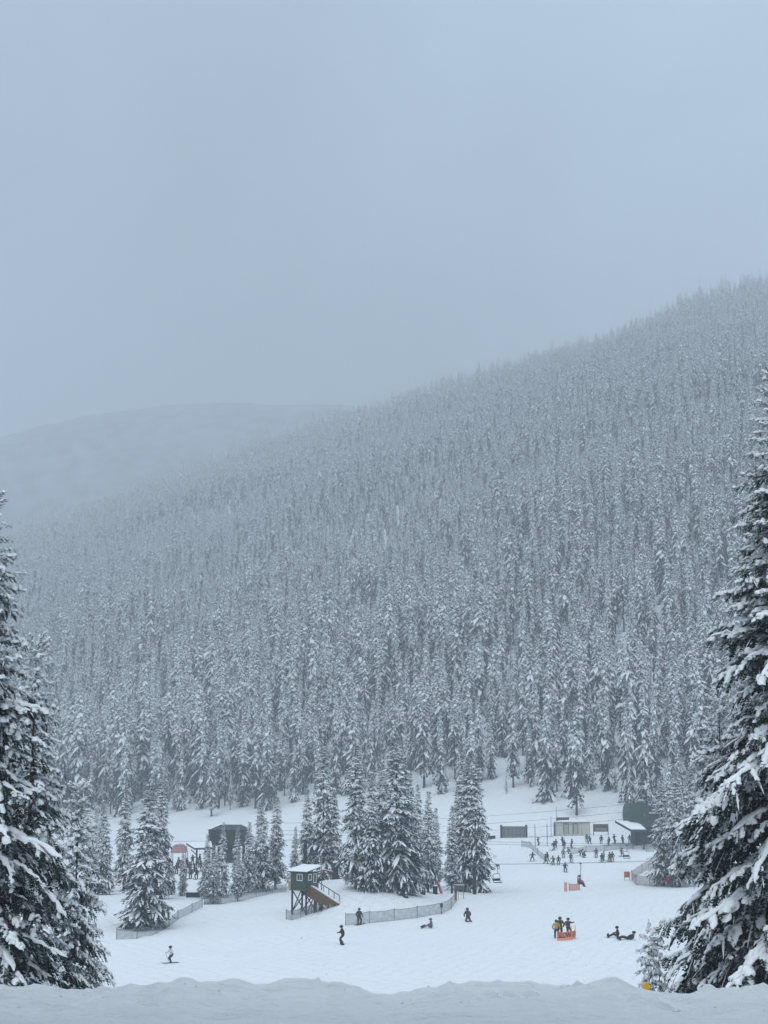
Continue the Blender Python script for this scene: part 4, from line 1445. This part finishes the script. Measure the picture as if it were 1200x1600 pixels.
net_fence('brownish net around the snowy conifers at right', [(1022, 1352), (1003, 1364), (987, 1376), (994, 1383), (1015, 1384), (1036, 1384), (1056, 1385)], 1.5, 'net_brown', 'sign_brown', y0=150)
net_fence('short faded orange net under the occupied lift chair', [(889, 1392), (906, 1391)], 1.05, 'net_faded', 'orange', y0=150)
net_fence('narrow upright orange net roll beside the short faded net', [(882, 1393), (886, 1393)], 1.35, 'net_faded', 'orange', y0=150)

# --- the SLOW banner
P0, P1, P2 = ground(871, 1471), ground(893, 1469), ground(902, 1467)
P2 = Vector((P1.x + .55, P1.y + 1.2, hz(P1.x + .55, P1.y + 1.2)))
ban = thing('slow_banner', 'orange net banner lettered SLOW in front of two standing people', 'banner', P0)
Hb = .98
for a, b, e in ((P0, P1, .02), (P1, P2, .45), (P2, P2 + Vector((.05, .1, 0)), .35)):
    q = a - P0
    MB().tube([q - Vector((0, 0, .2)), q + Vector((0, 0, Hb + e))], .032, 6).build('post', M['orange'], ban)
for a, b in ((P0, P1), (P1, P2)):
    V, F = [], []
    n = 8
    for i in range(n + 1):
        p = a.lerp(b, i / n)
        for j in range(4):
            V.append(Vector((p.x, p.y - .05 * math.sin(math.pi * i / n), hz(p.x, p.y) + .04 + (Hb - .05 - .14 * math.sin(math.pi * i / n) ** 2) * j / 3)) - P0)
    for i in range(n):
        for j in range(3):
            k = i * 4 + j
            F.append((k, k + 4, k + 5, k + 1))
    pn = link('net_panel', mesh_from('net_panel', V, F, [M['net_orange']], None, True), ban)
    mid = (a + b) / 2 - P0
    d = b - a
    nrm = Vector((d.y, -d.x, 0)).normalized()
    lt = link('lettering', SLOW_ME, pn, mid + nrm * .09 + Vector((0, 0, .52)), (math.pi / 2, 0, math.atan2(d.y, d.x)))
    lt.scale = (d.length / 1.05 * .90, 2.0, 1)

# --- signs and small things
def board_sign(label, u, v_top, v_bot, v_foot, wpx, mat, Y=None, legs=2, post='charcoal', cat='sign'):
    g = ground(u, v_foot, 110) if Y is None else Vector((at(u, v_foot, Y).x, Y, hz(at(u, v_foot, Y).x, Y)))
    zt, zb = at(u, v_top, g.y).z - g.z, at(u, v_bot, g.y).z - g.z
    w = wpx / FPX * g.y
    o = thing('sign', label, cat, g)
    MB().box((0, 0, (zt + zb) / 2), (w, .06, zt - zb)).build('board', M[mat], o)
    for sx in ([-.42, .42] if legs == 2 else [0]):
        MB().box((sx * w, .06, zt / 2 - .15), (.07, .06, zt + .2)).build('post', M[post], o)
    MB().box((0, 0, zt + .035), (w + .04, .12, .07)).build('snow_cap', M['roof_snow'], o)


board_sign('red-brown square sign on two legs left of the brown net', 980, 1362, 1371, 1376, 9, 'red_sign')
board_sign('red sign low against the brown net beside the huge conifer', 1047, 1369, 1380, 1386, 9, 'red')
board_sign('small dark sign on a thin post behind the long curving net', 690, 1411, 1418, 1429, 4, 'charcoal', None, 1)
board_sign('wide grey board at the upper end of the long curving net', 718, 1383, 1391, 1404, 15, 'steel')
g = ground(712, 1407)
o = thing('padded_post', 'dark red padded post at the upper end of the long curving net', 'post', g)
MB().tube([(0, 0, -.2), (0, 0, 1.3), (.1, 0, 1.9)], [.17, .17, .14], 8).build('pad', M['sign_brown'], o)
MB().tube([(.32, -.1, -.2), (.34, -.1, 1.0)], .05, 6).build('marker_stake', M['orange'], o)
g = ground(686, 1396)
o = thing('tower_pad', 'faded orange crash pad leaning between the two groves', 'pad', g)
m = MB(); bar(m, (.35, 0, 0), (-.25, .2, 1.75), .65, .16); m.build('cushion', M['red_sign'], o)
for k in range(3):
    m = MB(); bar(m, (.30 - .16 * k - .30, -.02, .35 + .45 * k), (.55 - .16 * k, -.02, .35 + .45 * k), .22, .07); m.build('strap', M['white_trim'], o)
g = ground(680, 1397)
o = thing('equipment_box', 'upright dark box beside the leaning orange crash pad', 'box', g)
MB().box((0, 0, .5), (.6, .5, 1.1)).build('case', M['charcoal'], o)
MB().sphere((0, 0, 1.06), (.32, .28, .14)).build('snow_cap', M['roof_snow'], o, True)
g = ground(661, 1398)
o = thing('tree_stump', 'dark stump with a cap of snow under the central grove', 'stump', g)
MB().tube([(0, 0, -.2), (0, 0, .15), (.03, 0, .62)], [.42, .32, .28], 9).build('wood', M['bark'], o)
MB().sphere((.03, 0, .68), (.34, .32, .16)).build('snow_cap', M['roof_snow'], o, True)

# tiny orange barrier behind the crest, and the yellow marker
g = ground(475, 1543, 100)
o = thing('safety_barrier', 'small red safety barrier just beyond the snowbank crest', 'barrier', g)
for sx, h in ((-.28, .40), (.28, .58)):
    MB().tube([(sx, 0, -.2), (sx, 0, h)], .035, 6).build('post', M['red'], o)
MB().box((0, 0, .14), (.56, .04, .26)).build('net_panel', M['red_sign'], o)
q = at(1009, 1544, 30.0); gz = hz(q.x, q.y)
o = thing('marker_disc', 'yellow oval marker pad on a post below the two young firs', 'marker', (q.x, q.y, gz))
zc = q.z - gz
MB().sphere((0, 0, zc), (.085, .05, .115), 14, 10).build('pad', M['yellow'], o, True)
MB().tube([(0, .05, -.3), (0, .05, zc)], .02, 6).build('post', M['charcoal'], o)

# ------------------------------------------------------------------ the people
R = math.radians
QUEUE = 'people waiting at the lift'
BK, NV, GY, BR = (.024, .026, .030), (.028, .034, .055), (.085, .095, .105), (.075, .048, .032)
CROWD = [
    (840.7, 1321.5, -80, 'hips', BK, BK, None, 'black-clad person with one elbow out at the left rear of the lift queue'),
    (868.8, 1325, 20, 'stand', GY, BK, None, 'tall grey-black figure at the rear left of the queue, before the beige cabin door'),
    (864.7, 1329, -60, 'stride', BK, BK, 'ski', 'dark figure striding in front of the tall grey-black one in the queue'),
    (878.8, 1322, -70, 'hips', BK, NV, None, 'dark figure with raised arm before the beige cabin'),
    (881.8, 1327, 150, 'stand', NV, BK, None, 'navy figure just in front of the one with a raised arm'),
    (880.5, 1340.7, 170, 'stand', GY, BK, 'ski', 'person in grey-black standing alone in the middle of the queue'),
    (893.8, 1324.8, 60, 'stand', NV, BK, 'ski', 'navy figure below the right end of the beige cabin'),
    (889, 1334, 90, 'crouch', GY, GY, None, 'small crouching grey figure at the left end of the pale net'),
    (917, 1317, 170, 'stand', BR, BK, None, 'left of the pair standing on the bank under the trail board'),
    (922, 1320, 30, 'stride', (.07, .05, .07), BK, None, 'right of the pair under the trail board, in plum-dark clothing'),
    (939.7, 1319, 0, 'stand', BK, BK, None, 'slim black figure first to the right of the trail board pair'),
    (951.7, 1322, 120, 'stand', BR, BK, 'ski', 'brown-jacketed figure second to the right of the trail board pair'),
    (959.8, 1318.5, -70, 'hips', BK, BK, 'ski', 'bulky black figure left of the canopy'),
    (972.7, 1319, -60, 'stand', BK, NV, None, 'thin dark figure under the left edge of the canopy'),
    (984, 1318, 180, 'stand', GY, GY, None, 'pale grey figure standing beneath the canopy'),
    (906, 1337.7, -90, 'bend', BR, BK, 'ski', 'person bent double in front of the pale net'),
    (911.8, 1340, -80, 'crouch', BK, BK, 'board', 'black-clad person crouching to fasten bindings beside the bent one'),
    (931.8, 1340, 160, 'stand', BK, GY, 'ski', 'dark figure standing alone in front of the middle of the pale net'),
    (940.5, 1347.8, 200, 'ski', (.035, .06, .05), BK, 'ski', 'dark green-jacketed skier left of the bright green one'),
    (944, 1345, 100, 'hips', (.10, .55, .12), BK, 'ski', 'person in a bright green jacket'),
    (953, 1346.7, 30, 'stand', GY, NV, 'ski', 'left of the pair right of the bright green jacket, in grey'),
    (957, 1347, 160, 'stand', BK, (.32, .07, .04), 'ski', 'person in reddish trousers right of the bright green jacket'),
    (971.5, 1338.7, -60, 'board', GY, BK, 'board', 'snowboarder leaning beside the empty chair near the terminal'),
    (831.7, 1345.8, 180, 'board', BK, BK, 'board', 'snowboarder standing left of the diagonal net'),
    (856, 1347, 50, 'stride', BK, BK, None, 'rear of the two dark figures at the foot of the diagonal net'),
    (852, 1350, -120, 'stride', BR, GY, 'ski', 'front of the two figures at the foot of the diagonal net, in brown'),
    (864.5, 1351.8, 150, 'ski', GY, BK, 'ski', 'grey-jacketed skier right of the foot of the diagonal net'),
    (872.8, 1351.8, 175, 'stand', BK, BK, 'board', 'black-clad figure on a board, front row of the queue'),
    (892.3, 1347.7, 190, 'stand', NV, GY, 'ski', 'navy-jacketed skier front row, left of the occupied chair'),
    (883.3, 1363, 185, 'ski', BK, BK, 'ski', 'lone dark skier in front of the whole queue'),
]
for u, v, rzd, ps, ja, tr, gear, lab in CROWD:
    person(lab, ground(u, v, 200), R(rzd), ps, ja, tr, (.03, .03, .034), gear, random.uniform(.96, 1.06), QUEUE, hood=random.random() < .35, poles=(gear == 'ski' and ps in ('ski', 'stand')))
LEFT = [
    (276, 1366, 20, 'stand', BK, BK, 'black-clad figure left in the crowd below the red shelter'),
    (283, 1360, 140, 'stand', (.30, .08, .08), BK, 'red-jacketed figure in the crowd below the red shelter'),
    (292, 1356, -40, 'stand', BK, NV, 'dark hooded figure right of the red shelter'),
    (298, 1373, 160, 'stand', GY, BK, 'grey figure nearest the slope in the crowd at left'),
    (304, 1366, 90, 'stride', BK, BK, 'black-clad figure stepping right in the crowd at left'),
    (309, 1356, 10, 'stand', GY, GY, 'pale grey figure under the small canopy at left'),
    (314, 1362, 200, 'stand', NV, (.30, .09, .07), 'figure in reddish trousers beside the young conifers at left'),
    (288, 1374, -150, 'stand', BR, BK, 'brown-jacketed figure behind the short conifer at left'),
    (301, 1352, 30, 'hips', BK, BK, 'dark figure with raised arm at the back of the crowd at left'),
    (296, 1364, -20, 'stand', (.05, .04, .05), BK, 'dark figure in the middle of the crowd at left'),
    (307, 1374, 170, 'ski', NV, BK, 'navy skier at the front of the crowd beside the young conifers'),
    (279, 1356, 60, 'stand', GY, BK, 'grey figure under the red shelter'),
    (312, 1350, -100, 'stand', BK, GY, 'dark figure at the back beneath the small canopy'),
]
for u, v, rzd, ps, ja, tr, lab in LEFT:
    person(lab, ground(u, v, 150), R(rzd), ps, ja, tr, (.03, .03, .034), 'ski', random.uniform(1.0, 1.1), 'people waiting by the dark hall', hood=True)

person('person in a yellow-tan jacket standing half behind another at the SLOW banner', ground(869.5, 1467), R(-20), 'stand', (.42, .27, .07), BK, BK, None, 1.02)
person('broad brown-jacketed person left behind the SLOW banner', ground(875.5, 1464.5), R(10), 'stand', BR, BK, BR, None, 1.12, hood=True)
person('olive-brown clad person on the right behind the SLOW banner', ground(888, 1463.5), R(-40), 'hips', (.06, .052, .035), (.045, .04, .03), BK, None, 1.02)
person('black-clad person sitting upright on the snow right of the SLOW banner', ground(961, 1465), R(80), 'sit', BK, BK, BK, 'board_sit', 1.05)
person('dark figure lying back on the snow, lower right of the sitting one', ground(979, 1468.5), R(85), 'lie', (.03, .035, .042), BK, BK, 'board_sit', 1.1)
person('person in navy standing before the left end of the long curving net', ground(561, 1445.5), R(-25), 'stand', (.03, .036, .06), BK, BK, 'ski', 1.0, poles=True)
person('black-clad snowboarder riding alone below the long curving net', ground(535, 1475.5), R(95), 'glide', (.02, .022, .026), (.025, .028, .034), BK, 'board', 1.05)
person('person in violet sitting on the snow below the long curving net', ground(670, 1450.5), R(75), 'sit', (.13, .10, .19), (.16, .15, .20), (.10, .08, .16), 'board_sit', 1.0)
person('person in a dark brown jacket kneeling with back turned, right of the long net', ground(731, 1440), R(15), 'kneel', (.05, .038, .028), (.10, .075, .035), BK, None, 1.12, hood=True)
person('small skier in a white jacket and dark trousers alone at lower left', ground(267.5, 1505), R(120), 'glide', (.62, .65, .68), (.035, .04, .07), BK, 'ski', .85, poles=True)

# ------------------------------------------------------------------ falling snow
rng = np.random.default_rng(99)
n = 650
Yf = rng.uniform(11, 48, n)
Cf = np.stack([rng.uniform(-.3, .3, n) * Yf, Yf, EZ + rng.uniform(-.165, .16, n) * Yf], 1)
ok = Cf[:, 2] > height(Cf[:, 0], Cf[:, 1]) + .3
Cf = Cf[ok]; n = len(Cf)
O = np.array([(1, 0, 0), (-1, 0, 0), (0, 1, 0), (0, -1, 0), (0, 0, 1), (0, 0, -1)], float)
OT = np.array([(0, 2, 4), (2, 1, 4), (1, 3, 4), (3, 0, 4), (2, 0, 5), (1, 2, 5), (3, 1, 5), (0, 3, 5)])
rr = np.clip(rng.lognormal(-5.35, .35, n), .003, .010)
V = (Cf[:, None, :] + O[None] * rr[:, None, None] * rng.uniform(.7, 1.3, (n, 6, 1))).reshape(-1, 3)
T = (np.arange(n)[:, None, None] * 6 + OT[None]).reshape(-1, 3)
tag(link('falling_snow', mesh_np('falling_snow', V, T, [M['snow']])), 'scattered snowflakes drifting through the air', 'snow', kind='stuff')

# loose clods broken off along the crest
n = 420
cx = rng.uniform(-5.4, 5.4, n); cy = np.clip(rng.normal(18.2, 1.3, n), 14.5, 20.0)
cz_ = height(cx, cy)
cr0 = np.clip(rng.lognormal(-4.2, .4, n), .008, .034)
V = (np.stack([cx, cy, cz_ + cr0 * .1], 1)[:, None, :] + O[None] * cr0[:, None, None] * rng.uniform(.6, 1.4, (n, 6, 1))).reshape(-1, 3)
T = (np.arange(n)[:, None, None] * 6 + OT[None]).reshape(-1, 3)
tag(link('snow_clods', mesh_np('snow_clods', V, T, [M['snow_near']], None, np.ones(len(T), bool))), 'loose lumps of snow along the snowbank crest', 'snow', kind='stuff')

# ------------------------------------------------------------------ the snowy air
hzb = MB()
hzb.box((-200, 1810, 420), (5200, 3780, 850))
haze_me = hzb.mesh('haze', bpy.data.materials.new('haze'))
hm = haze_me.materials[0]
hm.use_nodes = True
for n in list(hm.node_tree.nodes):
    hm.node_tree.nodes.remove(n)
ho = hm.node_tree.nodes.new('ShaderNodeOutputMaterial')
hv = hm.node_tree.nodes.new('ShaderNodeVolumePrincipled')
hv.inputs['Color'].default_value = (0.915, 0.955, 0.99, 1)
hv.inputs['Density'].default_value = HAZE_DENSITY
hv.inputs['Anisotropy'].default_value = 0.45
hm.node_tree.links.new(hv.outputs[0], ho.inputs['Volume'])
tag(link('haze', haze_me), 'pale falling-snow haze filling the valley', 'haze', kind='stuff')
